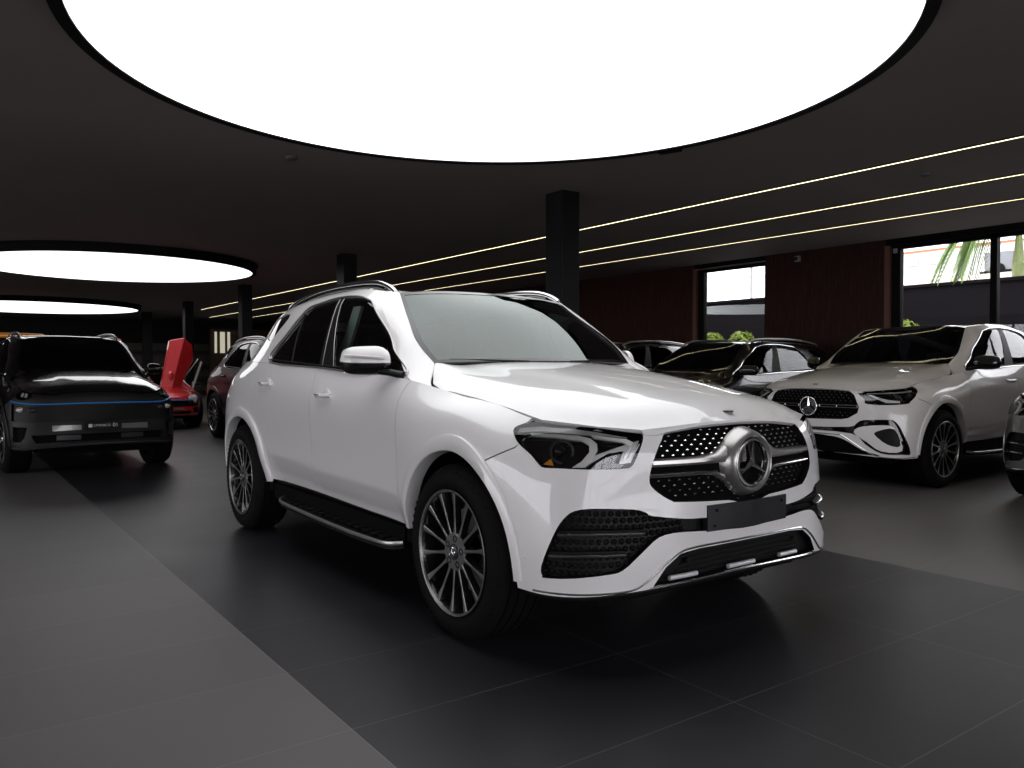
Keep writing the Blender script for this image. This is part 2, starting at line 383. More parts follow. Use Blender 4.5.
class Body:
    """one car's shape: the shared surfaces seen through that car's own warp"""
    def __init__(s, root, warp=None, res=.035, tag=''):
        s.root = root; s.warp = warp; s.res = res; s.tag = tag
    def at(s, surf, u, v, off=0):
        u = np.atleast_1d(np.array(u, float)); v = np.atleast_1d(np.array(v, float)); g = lambda a, b: (surf.raw(a, b) if s.warp is None else s.warp(surf.raw(a, b)))
        P = g(u, v); e = 2e-3; N = np.cross(g(u + e, v) - g(u - e, v), g(u, v + e) - g(u, v - e)); N /= np.linalg.norm(N, axis=1)[:, None] + 1e-12
        N *= s.sg(surf)
        o = off if not hasattr(off, '__len__') else np.array(off)[:, None]
        return P + N * o, N
    def sg(s, surf):
        k = id(surf)
        if not hasattr(s, '_sg'): s._sg = {}
        if k not in s._sg: s._sg[k] = surf.sgn()
        return s._sg[k]
    def panel(s, name, key, surf, outer, holes, material, side=1, parent=None, off=0, lip=.014, sym=False, res=None, lipm=None, **k):
        res = res or s.res; UV, F, bd = tri((key, res), outer, holes, res)
        P, N = s.at(surf, UV[:, 0], UV[:, 1], off)
        fn = np.cross(P[F[:, 1]] - P[F[:, 0]], P[F[:, 2]] - P[F[:, 0]])
        if (fn * N[F[:, 0]]).sum() < 0: F = F[:, ::-1]; bd = [(b, a) for a, b in bd]
        nmain = len(F); nv = len(P); V = [P]; NN = [N]; FF = [tuple(f) for f in F]
        if lip:
            e = [(a, b) for a, b in bd if not (sym and abs(P[a, 1]) < 1e-4 and abs(P[b, 1]) < 1e-4)]
            A = P[[a for a, b in e]]; Bp = P[[b for a, b in e]]; Na = N[[a for a, b in e]]; Nb = N[[b for a, b in e]]
            t = Bp - A; co = np.cross(t, Na); co /= np.linalg.norm(co, axis=1)[:, None] + 1e-9
            V += [A, Bp, Bp - Nb * lip, A - Na * lip]; NN += [co] * 4; m = len(e)
            for i in range(m): FF.append((nv + i, nv + 3*m + i, nv + 2*m + i, nv + m + i))
        V = np.concatenate(V); NN = np.concatenate(NN)
        if sym:
            n = len(V); V = np.concatenate([V, V * [1, -1, 1]]); NN = np.concatenate([NN, NN * [1, -1, 1]]); FF = FF + [tuple(i + n for i in f[::-1]) for f in FF]
        elif side < 0:
            V = V * [1, -1, 1]; NN = NN * [1, -1, 1]; FF = [f[::-1] for f in FF]
        o = from_np(name, V, FF, [material, lipm] if lipm else material, parent or s.root, normals=NN, **k)
        if lipm:
            half = len(FF) // 2 if sym else len(FF)
            for i, p in enumerate(o.data.polygons):
                if i % half >= nmain: p.material_index = 1
        return o
    def line(s, name, surf, uvs, r, material, side=1, parent=None, off=0, flat=1.0, sym=False, closed=False, dense=3, n=8, **k):
        pts = np.array(smooth_poly(uvs, dense, closed)); P, N = s.at(surf, pts[:, 0], pts[:, 1], off)
        mb = MB()
        for sd in ((1, -1) if sym else (side,)):
            Q = P * [1, sd, 1]; mb.tube([tuple(q) for q in Q], r, n, flat, closed=closed)
        return mb.build(name, material, parent or s.root, **k)
# ------------------------------------------------------------------ room
def brick(name, c1, c2, w, h, mortar, mcol, rough, org=(0, 0), bumpy=.0):
    """tiles laid on world X (w) and Y (h)"""
    m = bpy.data.materials.new(name); m.use_nodes = True; nt = m.node_tree; b = nt.nodes['Principled BSDF']
    g = nt.nodes.new('ShaderNodeNewGeometry'); mp = nt.nodes.new('ShaderNodeMapping'); mp.inputs['Location'].default_value = (-org[0], -org[1], 0)
    nt.links.new(g.outputs['Position'], mp.inputs[0])
    sx = nt.nodes.new('ShaderNodeSeparateXYZ'); nt.links.new(mp.outputs[0], sx.inputs[0])
    def edge(out, size):
        a = nt.nodes.new('ShaderNodeMath'); a.operation = 'DIVIDE'; a.inputs[1].default_value = size; nt.links.new(out, a.inputs[0])
        f = nt.nodes.new('ShaderNodeMath'); f.operation = 'FRACT'; nt.links.new(a.outputs[0], f.inputs[0])
        c = nt.nodes.new('ShaderNodeMath'); c.operation = 'LESS_THAN'; c.inputs[1].default_value = mortar / size; nt.links.new(f.outputs[0], c.inputs[0])
        fl = nt.nodes.new('ShaderNodeMath'); fl.operation = 'FLOOR'; nt.links.new(a.outputs[0], fl.inputs[0]); return c.outputs[0], fl.outputs[0]
    ex, ix = edge(sx.outputs[0], w); ey, iy = edge(sx.outputs[1], h)
    mx = nt.nodes.new('ShaderNodeMath'); mx.operation = 'MAXIMUM'; nt.links.new(ex, mx.inputs[0]); nt.links.new(ey, mx.inputs[1])
    cb = nt.nodes.new('ShaderNodeCombineXYZ'); nt.links.new(ix, cb.inputs[0]); nt.links.new(iy, cb.inputs[1])
    wn = nt.nodes.new('ShaderNodeTexWhiteNoise'); nt.links.new(cb.outputs[0], wn.inputs[0])
    n = nt.nodes.new('ShaderNodeTexNoise'); n.inputs['Scale'].default_value = 1.3; n.inputs['Detail'].default_value = 8; nt.links.new(mp.outputs[0], n.inputs['Vector'])
    av = nt.nodes.new('ShaderNodeMath'); av.operation = 'MULTIPLY_ADD'; av.inputs[1].default_value = .35; nt.links.new(wn.outputs[0], av.inputs[0]); nt.links.new(n.outputs[0], av.inputs[2])
    c = nt.nodes.new('ShaderNodeMix'); c.data_type = 'RGBA'; c.inputs[6].default_value = (*c1, 1); c.inputs[7].default_value = (*c2, 1); nt.links.new(av.outputs[0], c.inputs[0])
    d = nt.nodes.new('ShaderNodeMix'); d.data_type = 'RGBA'; d.inputs[7].default_value = (*mcol, 1); nt.links.new(mx.outputs[0], d.inputs[0]); nt.links.new(c.outputs[2], d.inputs[6])
    nt.links.new(d.outputs[2], b.inputs['Base Color'])
    r = nt.nodes.new('ShaderNodeMapRange'); r.inputs['To Min'].default_value = rough - .05; r.inputs['To Max'].default_value = rough + .07; nt.links.new(n.outputs[0], r.inputs[0]); nt.links.new(r.outputs[0], b.inputs['Roughness'])
    b.inputs['Specular IOR Level'].default_value = .45
    return m
FL_DARK = brick('dark_floor_tile', (.0170, .0155, .0190), (.0245, .0225, .0270), 1.21, .604, .0042, (.12, .10, .08), .37, (1.115, 1.26 - .002))
FL_LIGHT = brick('grey_floor_tile', (.100, .092, .089), (.130, .120, .116), 1.21, .604, .004, (.20, .18, .16), .42, (1.115, 1.26 - .002))
CEIL = mat('dark_ceiling_paint', (.245, .205, .205), .75, noise=(.6, .12))
WOOD = bpy.data.materials.new('dark_wood_panel'); WOOD.use_nodes = True
def _wood():
    nt = WOOD.node_tree; b = nt.nodes['Principled BSDF']; g = nt.nodes.new('ShaderNodeNewGeometry'); mp = nt.nodes.new('ShaderNodeMapping'); mp.inputs['Scale'].default_value = (6, 6, .5)
    n = nt.nodes.new('ShaderNodeTexNoise'); n.inputs['Scale'].default_value = 6; n.inputs['Detail'].default_value = 8
    cr = nt.nodes.new('ShaderNodeValToRGB'); cr.color_ramp.elements[0].color = (.020, .008, .006, 1); cr.color_ramp.elements[1].color = (.062, .022, .016, 1); cr.color_ramp.elements[0].position = .3; cr.color_ramp.elements[1].position = .75
    nt.links.new(g.outputs['Position'], mp.inputs[0]); nt.links.new(mp.outputs[0], n.inputs['Vector']); nt.links.new(n.outputs[0], cr.inputs[0]); nt.links.new(cr.outputs[0], b.inputs['Base Color']); b.inputs['Roughness'].default_value = .55; b.inputs['Specular IOR Level'].default_value = .2
_wood()
WALLD = mat('dark_wall', (.022, .020, .020), .7, noise=(1.5, .2))
COLM = mat('black_column', (.006, .006, .008), .5, spec=.25)
FRAME = mat('black_window_frame', (.0045, .0045, .005), .6, spec=.12)
JAMB = mat('copper_brown_jamb', (.16, .07, .05), .5)
DISC = mat('luminous_disc', (.8, .8, .8), .6, emit=((.965, .985, 1.0), DISC_L))
STRIP = mat('warm_light_strip', (.8, .7, .5), .5, emit=((1.0, .86, .52), STRIP_L))
CH, WX = 3.20, 12.2
Y0, Y1, X0 = -5.0, 38.0, -9.0
def S(mb, name, m, **k): return mb.build(name, m, kind='structure', **k)
m = MB(); m.box((X0, Y0, -.2), (1.118, Y1, 0)); m.box((4.745, Y0, -.2), (WX, Y1, 0)); S(m, 'floor', FL_LIGHT)
m = MB(); m.box((1.118, Y0, -.2), (4.745, Y1, 0)); S(m, 'floor', FL_DARK)
m = MB(); m.box((X0, Y0, CH), (WX + .3, Y1, CH + .2)); S(m, 'ceiling', CEIL)
# right wall with openings: list of (y0, y1, z0, z1)
WINS = [(9.13, 10.62, .0, 3.10), (-4.9, 6.68, .0, 3.10)]
m = MB(); ys = [Y0, -1.2, 6.75, 9.13, 10.72, Y1]
m.box((WX, Y0, 0), (WX + .3, -4.9, CH)); m.box((WX, 6.86, 0), (WX + .3, 9.13, CH)); m.box((WX, 10.80, 0), (WX + .3, Y1, CH))
S(m, 'wall_right', WOOD)
m = MB(); m.box((WX, -4.9, 3.10), (WX + .3, 6.86, CH)); m.box((WX, 9.13, 3.12), (WX + .3, 10.80, CH)); S(m, 'trim_1', FRAME)
m = MB(); m.box((WX - .01, 6.80, 0), (WX + .3, 6.88, 3.10)); m.box((WX - .01, 10.74, 0), (WX + .3, 10.82, 3.12)); S(m, 'trim_2', JAMB)
for i, (a, b_, z0, z1) in enumerate(WINS):
    f = MB(); d0, d1 = WX + .06, WX + .16; yy = b_ + .12 if i == 0 else b_ + .12
    f.box((d0, b_ - .02, 0), (d1, yy, z1)); f.box((d0, a, 0), (d1, a + .05, z1)); f.box((d0, a, z1 - .06), (d1, b_, z1)); f.box((d0, a, 0), (d1, b_, .08))
    if i == 1:
        for y in (5.30, 2.9, .5, -1.9): f.box((d0, y - .045, .08), (d1, y + .045, z1))
    w = S(f, 'window_%d' % (i + 1), FRAME)
    g = MB(); g.box((WX + .10, a + .05, .08), (WX + .108, b_ - .02, z1 - .06)); g.build('window_pane', GL_WIN, w)
m = MB(); m.box((WX + .02, 6.70, 2.98), (WX + .05, 6.76, 3.05)); o = m.build('contact_sensor', mat('pale_grey_plastic', (.35, .35, .35), .5), label='small pale sensor at the top corner of the large right window', cat='sensor')
# far, left and rear walls
m = MB(); m.box((X0, Y1, 0), (WX + .3, Y1 + .2, CH)); S(m, 'wall_far', WALLD)
m = MB(); m.box((X0 - .2, Y0, 0), (X0, -1, CH)); m.box((X0 - .2, -1, 2.9), (X0, 16, CH)); m.box((X0 - .2, 16, 0), (X0, Y1, CH)); S(m, 'wall_left', WALLD)
m = MB(); m.box((X0, Y0 - .2, 0), (-7.5, Y0, CH)); m.box((7.5, Y0 - .2, 0), (WX + .3, Y0, CH)); m.box((-7.5, Y0 - .2, 2.8), (7.5, Y0, CH)); S(m, 'wall_rear', WALLD)
f = MB()
for x in (-7.5, -6, -4.5, -3, -1.5, 0, 1.5, 3, 4.5, 6, 7.44): f.box((x, Y0 - .12, 0), (x + .06, Y0 - .04, 2.8))
f.box((-7.5, Y0 - .12, 2.72), (7.5, Y0 - .04, 2.8)); f.box((-7.5, Y0 - .12, 1.0), (7.5, Y0 - .04, 1.06)); w = S(f, 'window_3', FRAME)
g = MB(); g.box((-7.45, Y0 - .085, 0), (7.45, Y0 - .077, 2.72)); g.build('window_pane', GL_WIN, w)
f = MB()
for y in (-1, 1.1, 3.2, 5.4, 7.5, 9.6, 11.7, 13.8, 15.94): f.box((X0 - .12, y, 0), (X0 - .04, y + .06, 2.9))
f.box((X0 - .12, -1, 2.82), (X0 - .04, 16, 2.9)); w = S(f, 'window_4', FRAME)
g = MB(); g.box((X0 - .085, -1, 0), (X0 - .077, 16, 2.82)); g.build('window_pane', GL_WIN, w)
# columns
for i, (x, y, a, b_) in enumerate([(5.89, 7.19, .25, .31), (6.00, 13.38, .25, .31), (6.23, 19.88, .25, .31), (6.40, 26.03, .25, .31), (6.42, 32.0, .3, .3)]):
    m = MB(); m.box((x - a/2, y - b_/2, 0), (x + a/2, y + b_/2, CH - .001)); S(m, 'column' if 0 else 'trim_%d' % (3 + i), COLM, bevel=.006)
# luminous discs hung in dark drums
def disc_lamp(x, y, R, label, k):
    r = empty('ceiling_disc_light', (x, y, CH), 0, label=label, cat='ceiling light', group='round luminous ceiling discs')
    m = MB(); m.lathe([(0, R + .075), (-.155, R + .075), (-.155, R), (-.145, R), (-.145, R - .01)], 128, 'z'); m.lathe([(-.001, R + .11), (-.012, R + .11), (-.012, R + .07)], 128, 'z'); m.build('drum_rim', FRAME, r)
    m = MB(); m.lathe([(-.146, R), (-.146, 0)], 96, 'z'); m.build('light_panel', DISC, r)
disc_lamp(2.82, 4.07, 2.34, 'huge glowing white disc in the ceiling right above the white SUV', 0)
disc_lamp(2.84, 16.78, 2.45, 'glowing ceiling disc above the red sports car, second from the camera', 1)
disc_lamp(2.60, 29.45, 2.98, 'farthest glowing ceiling disc, lowest in the photo', 2)
# small bracket on the drum, smoke detector, downlights
m = MB(); m.box((-.10, -.04, -.055), (.10, .04, 0)); o = m.build('drum_bracket', FRAME, bevel=.006, label='small black box on the far rim of the big ceiling disc', cat='bracket'); o.location = (5.135, 4.825, CH - .105); o.rotation_euler = (0, 0, 1.9)
# warm line lights, recessed profile
for x, ya, yb, lab in ((7.64, -1, 29.3, 'warm ceiling line light nearest the big disc'), (9.14, -1, 33.8, 'middle one of the three warm ceiling line lights'), (10.47, -1, 34, 'warm ceiling line light nearest the wood wall')):
    r = empty('line_light', (x, ya, CH - .013), 0, label=lab, cat='ceiling light', group='warm ceiling line lights')
    m = MB(); m.box((-.028, 0, 0), (-.020, yb - ya, .012)); m.box((.020, 0, 0), (.028, yb - ya, .012)); m.build('channel', FRAME, r)
    m = MB(); m.box((-.020, 0, .003), (.020, yb - ya, .012)); m.build('light_strip', STRIP, r)
SMK = mat('grey_detector_plastic', (.12, .12, .12), .5)
for x, y, lab in ((2.78, 7.45, 'round detector on the ceiling beyond the far left rim of the big disc'), (8.32, 4.26, 'round detector on the ceiling beside the warm light line nearest the big disc')):
    m = MB(); m.lathe([(0, .06), (-.02, .058), (-.035, .04), (-.038, 0)], 24, 'z'); o = m.build('ceiling_detector', SMK, label=lab, cat='smoke detector'); o.location = (x, y, CH)
cm = empty('security_camera', (WX - .001, 8.44, 3.07), 0, label='small pale camera high on the wood wall between the two windows', cat='camera')
m = MB(); m.box((-.05, -.05, -.05), (0, .05, .05)); m.build('housing', mat('pale_grey_plastic', (.35, .35, .35), .5), cm, bevel=.01)
m = MB(); m.sphere((-.075, -.0, -.0), .035, 14, 8); m.build('lens_ball', GLOSSB, cm)
# ------------------------------------------------------------------ outside the right windows
PAVE = mat('outside_paving', (.25, .24, .23), .8, noise=(2, .2))
m = MB(); m.box((WX + .3, -12, -.2), (60, 30, -.005)); S(m, 'ground', PAVE)
m = MB(); m.box((X0 - 30, Y0 - 25, -.2), (WX + .3, Y0 - .2, -.005)); m.box((X0 - 30, Y0 - .2, -.2), (X0 - .2, Y1, -.005)); S(m, 'ground', PAVE)
FEN = mat('dark_boundary_wall', (.007, .006, .0075), .8, spec=.08, noise=(3, .3))
m = MB(); m.box((16.0, -12, 0), (16.25, 28, 2.78)); m.box((15.95, -12, 2.78), (16.3, 28, 2.84)); m.build('boundary_wall', FEN, label='long dark boundary wall outside the right windows', cat='wall')
ROOFT = mat('pale_tile_roof', (.50, .40, .36), .8, noise=(8, .2)); BW = mat('white_render', (.85, .85, .84), .8); ORG = mat('orange_roof_edge', (.65, .20, .08), .7); WND = mat('grey_shutter', (.45, .46, .48), .6)
bd = empty('white_house', (26, 6, 0), 0, label='white house with orange roof edge beyond the boundary wall', cat='house')
m = MB(); m.box((0, -3, 0), (8, 10, 4.9)); m.build('wall', BW, bd)
m = MB(); m.hull([(-.05, -3.1, 4.9), (8.1, -3.1, 4.9), (8.1, 10.1, 4.9), (-.05, 10.1, 4.9), (-.05, -3.1, 4.96), (8.1, -3.1, 4.96), (8.1, 10.1, 4.96), (-.05, 10.1, 4.96)]); m.build('roof', ORG, bd)
for y in (.2, 1.4, 6.8, 7.5):
    m = MB(); m.box((-.05, y, 4.45), (.02, y + .4, 4.8)); m.build('window', WND, bd)
h2 = empty('shed', (18.6, 2, 0), 0, label='low building with pale sloping tiled roof just beyond the boundary wall', cat='shed')
m = MB(); m.box((.5, -6, 0), (5.8, 9.7, 2.85)); m.build('wall', BW, h2)
m = MB(); m.hull([(.2, -6.3, 2.88), (6.1, -6.3, 3.75), (6.1, 10, 3.75), (.2, 10, 2.88), (.2, -6.3, 2.98), (6.1, -6.3, 3.88), (6.1, 10, 3.88), (.2, 10, 2.98)]); m.build('roof', ROOFT, h2)
m = MB(); m.box((0, -.38, 0), (.35, .38, .55)); ac = m.build('air_conditioner', mat('grey_casing', (.22, .23, .25), .5), bd, bevel=.02, label='dark grey air conditioner on the wall, by the palm trunk'); ac.location = (-.4, 4.95, 4.05)
m = MB(); m.box((.02, -.5, -.06), (.33, .5, 0)); m.build('bracket', FRAME, ac)
m = MB(); m.lathe([(-.02, .22), (-.02, .19), (-.01, 0)], 24, 'x'); m.build('fan_grille', FRAME, ac)
LEAF = mat('palm_leaf', (.16, .26, .07), .6); LEAFY = mat('bright_leaf', (.34, .46, .05), .6); TRK = mat('palm_trunk', (.32, .36, .16), .8, noise=(12, .3)); POT = mat('planter', (.10, .10, .10), .6)
random.seed(4)
pr = empty('palm_tree', (17.0, 6.9, 0), 0, label='palm with drooping fronds outside the large right window', cat='palm tree')
m = MB(); m.tube([(0, 0, 0), (.03, .02, 1.5), (0, 0, 3.2), (.02, 0, 4.3)], [.14, .12, .11, .09], 12); m.build('trunk', TRK, pr)
for f_ in range(22):
    a = f_ * 2*PI/22 + random.uniform(-.15, .15); L = random.uniform(1.15, 1.5); m = MB(); spine = []
    for i in range(12):
        t = i/11; spine.append(Vector((math.cos(a)*L*t, math.sin(a)*L*t, 4.3 + .45*math.sin(t*2.2) - 1.75*t*t)))
    m.tube(spine, [.022*(1 - .08*i) + .004 for i in range(12)], 5)
    sd = Vector((-math.sin(a), math.cos(a), 0))
    for i in range(1, 12):
        for q in range(4):
            p = spine[i] if q == 0 else spine[i-1].lerp(spine[i], q/4)
            for s in (1, -1):
                ln = .42*math.sin(PI*(i/12.5)**.8) + .1; e = p + sd*s*ln*.55 + Vector((math.cos(a), math.sin(a), 0))*ln*.35 - Vector((0, 0, ln*.75))
                w_ = Vector((math.cos(a), math.sin(a), 0))*.016; mid = (p + e)/2 + Vector((0, 0, .04))
                m.add([p - w_*.5, p + w_*.5, mid + w_, e, mid - w_], [(0, 1, 2, 4), (4, 2, 3)])
    m.build('frond', LEAF, pr)
for x, y, z, lab in ((13.3, 11.28, 1.93, 'round bright green shrub in a planter behind the left window, the left one'), (13.3, 10.5, 1.93, 'bright green shrub in a planter behind the left window, the right one'), (13.3, 7.12, 1.99, 'bright green shrub top behind the large window, over the white coupe SUV')):
    r = empty('potted_shrub', (x, y, 0), 0, label=lab, cat='shrub'); h = z - .42
    m = MB(); m.lathe([(0, .20), (h*.7, .27), (h*.7, .24), (h*.6, .22), (h*.6, 0)], 20, 'z'); m.build('planter', POT, r)
    m = MB(); m.tube([(0, 0, h*.6), (0, 0, h + .1)], .03, 8); m.build('stem', TRK, r); m = MB()
    for i in range(520):
        u, v = random.random()*2*PI, math.acos(random.uniform(-1, 1)); rr = random.uniform(.8, 1.0)
        n = Vector((math.sin(v)*math.cos(u), math.sin(v)*math.sin(u), math.cos(v))); p = Vector((0, 0, h + .17)) + Vector((n.x*.27, n.y*.27, n.z*.24))*rr
        t = n.cross(Vector((random.random(), random.random(), random.random()))).normalized(); q = n.cross(t)
        m.add([p - t*.022, p + q*.010 + n*.008, p + t*.026 + n*.03, p - q*.010 + n*.008], [(0, 1, 2, 3)])
    m.build('foliage', LEAFY, r)
# utility pole seen in the left window
po = empty('utility_pole', (22, 17.0, 0), 0, label='thin utility pole with wires seen through the left window', cat='pole')
m = MB(); m.tube([(0, 0, 0), (0, 0, 7)], .05, 8); m.build('pole', mat('grey_concrete', (.4, .4, .4), .8), po)
m = MB(); m.tube([(0, -8, 5.0), (0, 0, 5.15), (0, 8, 5.1)], .012, 6); m.tube([(0, -8, 5.3), (0, 0, 5.5), (0, 8, 5.4)], .012, 6); m.build('wire', FRAME, po)
# far end of the hall: display shelf, glazed slots, orange lamp ring
FARW = mat('grey_back_panel', (.16, .13, .12), .7)
m = MB(); m.box((5.2, 37.2, 0), (12.1, 37.98, 2.2)); m.build('back_panel', FARW, label='pale grey panel wall at the far end of the hall', cat='partition')
sh = empty('display_shelf', (6.2, 36.4, 0), 0, label='long dark shelf unit against the far wall behind the sports car', cat='shelf')
m = MB(); m.box((0, 0, 0), (.06, .5, 1.9)); m.box((4.0, 0, 0), (4.06, .5, 1.9)); m.build('upright', FRAME, sh)
for z in (.1, .7, 1.25, 1.84):
    m = MB(); m.box((0, 0, z), (4.06, .5, z + .05)); m.build('shelf_board', mat('shelf_board', (.06, .055, .05), .5), sh)
for i, (x, w_) in enumerate(((9.38, .08), (9.60, .18), (9.90, .09))):
    m = MB(); m.box((x, 33.9, 1.75), (x + w_, 33.96, 2.62)); m.build('lit_glass_panel', mat('lit_glass_panel', (.6, .6, .5), .3, emit=((1, .93, .72), .45)), label=('narrow lit glass panel in the far partition, leftmost', 'widest lit glass panel in the far partition, the middle one', 'narrow lit glass panel in the far partition, rightmost')[i], cat='lit panel', group='lit panels in the far partition')
m = MB(); m.box((9.2, 33.97, 0), (12.1, 34.1, 2.75)); m.build('partition', mat('brown_partition', (.05, .03, .022), .6), label='brown partition with lit panels at the far right of the hall', cat='partition')
ORL = mat('orange_neon', (.5, .2, .02), .4, emit=((1, .36, .05), .16))
m = MB(); m.tube([(1.45 + 1.05*math.cos(t), 26.0 + 1.05*math.sin(t), 2.06) for t in np.linspace(0, 2*PI, 49)[:-1]], .035, 8, closed=True)
rg = m.build('ring_light', ORL, label='dim orange glowing ring hanging at the far left', cat='pendant light')
# ------------------------------------------------------------------ the shared car surfaces and their cut lines
low = Surf(LOW, True, True); gs = Surf(GSIDE); ws = Surf(WS, False, True); pil = Surf(PIL); rear = Surf(REAR, False, True)
top = low.T0[:, -1]
_lr = low.raw
def _crease(u, v):   # the sharp fold along the bottom of the doors
    P = _lr(u, v); x, z = P[:, 0], P[:, 2]; zc = .600 - .022 * (x + 2.0)
    m = np.clip((x + 2.62) / .30, 0, 1) * np.clip((-.36 - x) / .22, 0, 1); k = .004; t = np.clip((zc - z) / k, -30, 30)
    P = P.copy(); P[:, 1] -= .30 * k * np.log1p(np.exp(t)) * m * np.clip((z - .2) / .2, 0, 1); return P
low.raw = _crease
hood_edge = [tuple(p) for p in top[10:]]
HOOD_IN = [(-.33, .82, 1.095), (-.47, .785, 1.122), (-.535, .745, 1.175), (-.60, .695, 1.228)]
hoodF = Field(HX, HY, HOOD, [hood_edge, HOOD_IN[::-1] + hood_edge[:1]], .09)
roofF = Field(RX, RY, RZ, [[tuple(p) for p in gs.T0[:, -1]], [tuple(p) for p in ws.T0[:, -1]], [tuple(p) for p in rear.T0[:, -1]]], .10)
def bump_hood(P):   # two soft power-dome creases
    x, y = P[:, 0], abs(P[:, 1]); c = .30 + (.62 - x) * .16
    t = np.clip((.72 - x) / .25, 0, 1); h = .009 * t / (1 + np.exp(np.clip((y - c) / .030, -30, 30))) * np.clip((x + .9) / .6, 0, 1)
    P = P.copy(); P[:, 2] += h; return P
_hr = hoodF.raw; hoodF.raw = lambda u, v: bump_hood(_hr(u, v))
A_U = (1.2, 5.15)
def side_uv(pts, ur=A_U): return [tuple(p) for p in low.inv(np.array(pts, float), side_f, ur, clamp=False)]
def front_uv(pts): return [tuple(p) for p in low.inv(np.array(pts, float), front_f, (5.2, low.u1))]
def arc(cx, r, a0=0, a1=360, n=72): return [(cx + r * math.cos(math.radians(a0 + (a1 - a0) * i / n)), .385 + r * math.sin(math.radians(a0 + (a1 - a0) * i / n))) for i in range(n)]
def arch_hole(cx, r=.462):
    rf = lambda a: r - (.027 * max(0, math.cos(math.radians(a))) ** 2 if cx > -1 else 0)
    up = side_uv([(cx + rf(a) * math.cos(math.radians(a)), .385 + rf(a) * math.sin(math.radians(a))) for a in range(8, 173, 4)])
    lo = side_uv([(cx - r, .43)]) ; hi = side_uv([(cx + rf(0), .43)])
    return [(hi[0][0], -.2), hi[0]] + up + [lo[0], (lo[0][0], -.2)]
ARCH_F = arch_hole(0); ARCH_R = arch_hole(-2.995)
V1, U1 = low.v1, low.u1
LAMP=[(5.042,0.645),(5.044,0.667),(5.058,0.69),(5.107,0.735),(5.15,V1+.01),(5.331,V1+.01),(5.459,V1+.01),(5.60,V1+.01),(5.619,0.734),(5.598,0.645),(5.561,0.545),(5.545,0.521),(5.511,0.513),(5.282,0.503),(5.207,0.496),(5.183,0.506),(5.143,0.548),(5.072,0.596)]
LAMPV=[(5.042,0.645),(5.044,0.667),(5.058,0.687),(5.107,0.732),(5.16,0.768),(5.331,V1-.002),(5.459,V1-.002),(5.60,.762),(5.619,0.734)]+LAMP[9:]
L_TOP=[(5.06,0.652),(5.072,0.687),(5.179,0.742),(5.301,0.757),(5.406,0.748),(5.545,0.722),(5.459,0.727),(5.364,0.719),(5.21,0.709),(5.138,0.685)]
L_DRL1=[(5.131,0.672),(5.244,0.695),(5.335,0.705),(5.383,0.693),(5.411,0.656),(5.415,0.612),(5.394,0.55),(5.371,0.518),(5.319,0.513),(5.355,0.547),(5.383,0.6),(5.38,0.642),(5.349,0.668),(5.245,0.673),(5.141,0.656)]
L_DRL2=[(5.38,0.722),(5.459,0.714),(5.537,0.706),(5.568,0.677),(5.556,0.645),(5.52,0.676),(5.453,0.689),(5.395,0.698)]
L_FAN=[(5.407,0.585),(5.499,0.641),(5.600,0.698),(5.578,0.614),(5.551,0.542),(5.505,0.539),(5.525,0.616),(5.461,0.601),(5.388,0.538),(5.38,0.521)]
VENT=[(5.322,0.318),(5.406,0.332),(5.546,0.325),(5.598,0.308),(5.624,0.292),(5.781,0.267),(5.88,0.261),(6.025,0.252),(U1+.05,0.250),(U1+.05,0.19),(5.89,0.202),(5.743,0.212),(5.644,0.201),(5.569,0.147),(5.489,0.087),(5.412,0.075),(5.184,0.058),(5.168,0.064),(5.168,0.099),(5.227,0.213),(5.273,0.28)]
V_S1=[(5.244,0.218),(5.409,0.223),(5.584,0.222)]; V_S2=[(5.201,0.137),(5.353,0.144),(5.504,0.142)]
GRILLE=[(5.749,0.742),(5.725,0.724),(5.681,0.646),(5.638,0.536),(5.621,0.46),(5.628,0.417),(5.675,0.373),(5.72,0.347),(5.752,0.341),(6.021,0.327),(U1+.05,0.325),(U1+.05,0.764),(5.91,0.757)]
LOWG=[(5.618,0.009),(5.673,0.076),(5.748,0.123),(5.851,0.133),(6.051,0.135),(U1+.05,0.136),(U1+.05,.006),(5.9,.006)]
CHR=[(5.118,0.009),(5.231,0.010),(5.393,0.007),(5.521,0.007),(5.584,0.03),(5.672,0.092),(5.748,0.131),(5.851,0.142),(6.051,0.144),(U1,0.145)]
DLO=[(1.044,0.016),(1.161,0.234),(1.358,0.446),(1.583,0.485),(1.882,0.517),(2.244,0.548),(2.41,0.543),(2.53,0.512),(2.612,0.346),(2.618,0.201),(2.606,0.016),(1.9,.010)]
QW=[(0.77,0.20),(0.36,0.345),(0.50,0.435),(1.01,0.452),(0.945,0.314)]
DOORX_F, DOORX_M = -.525, -1.645
def cut(x, lo=-.02, hi=V1 + .02):
    zz = [.40, .55, .7, .85, 1.0, 1.07]; q = side_uv([(x, z) for z in zz]); return [(q[0][0], lo)] + q[1:] + [(q[-1][0], hi)]
CF = cut(DOORX_F); CM = cut(DOORX_M)
CR = side_uv([(-2.36, .43)]); CR = [(CR[0][0], -.02)] + side_uv([(-2.42, .60), (-2.55, .73), (-2.66, .80), (-2.757, .915), (-2.785, 1.07)]) + [(side_uv([(-2.79, 1.19)])[0][0], V1 + .02)]
SEAM = side_uv([(.15, .70)]) + [(4.859, 0.449), (4.985, 0.522), (5.06, 0.565), (5.09, .60)]
g_ = .0022
LAMP, LAMPV, VENT, GRILLE, DLO, QW = [smooth_poly(p_, 3) for p_ in (LAMP, LAMPV, VENT, GRILLE, DLO, QW)]
def shift(l, d): return [(u + d, v) for u, v in l]
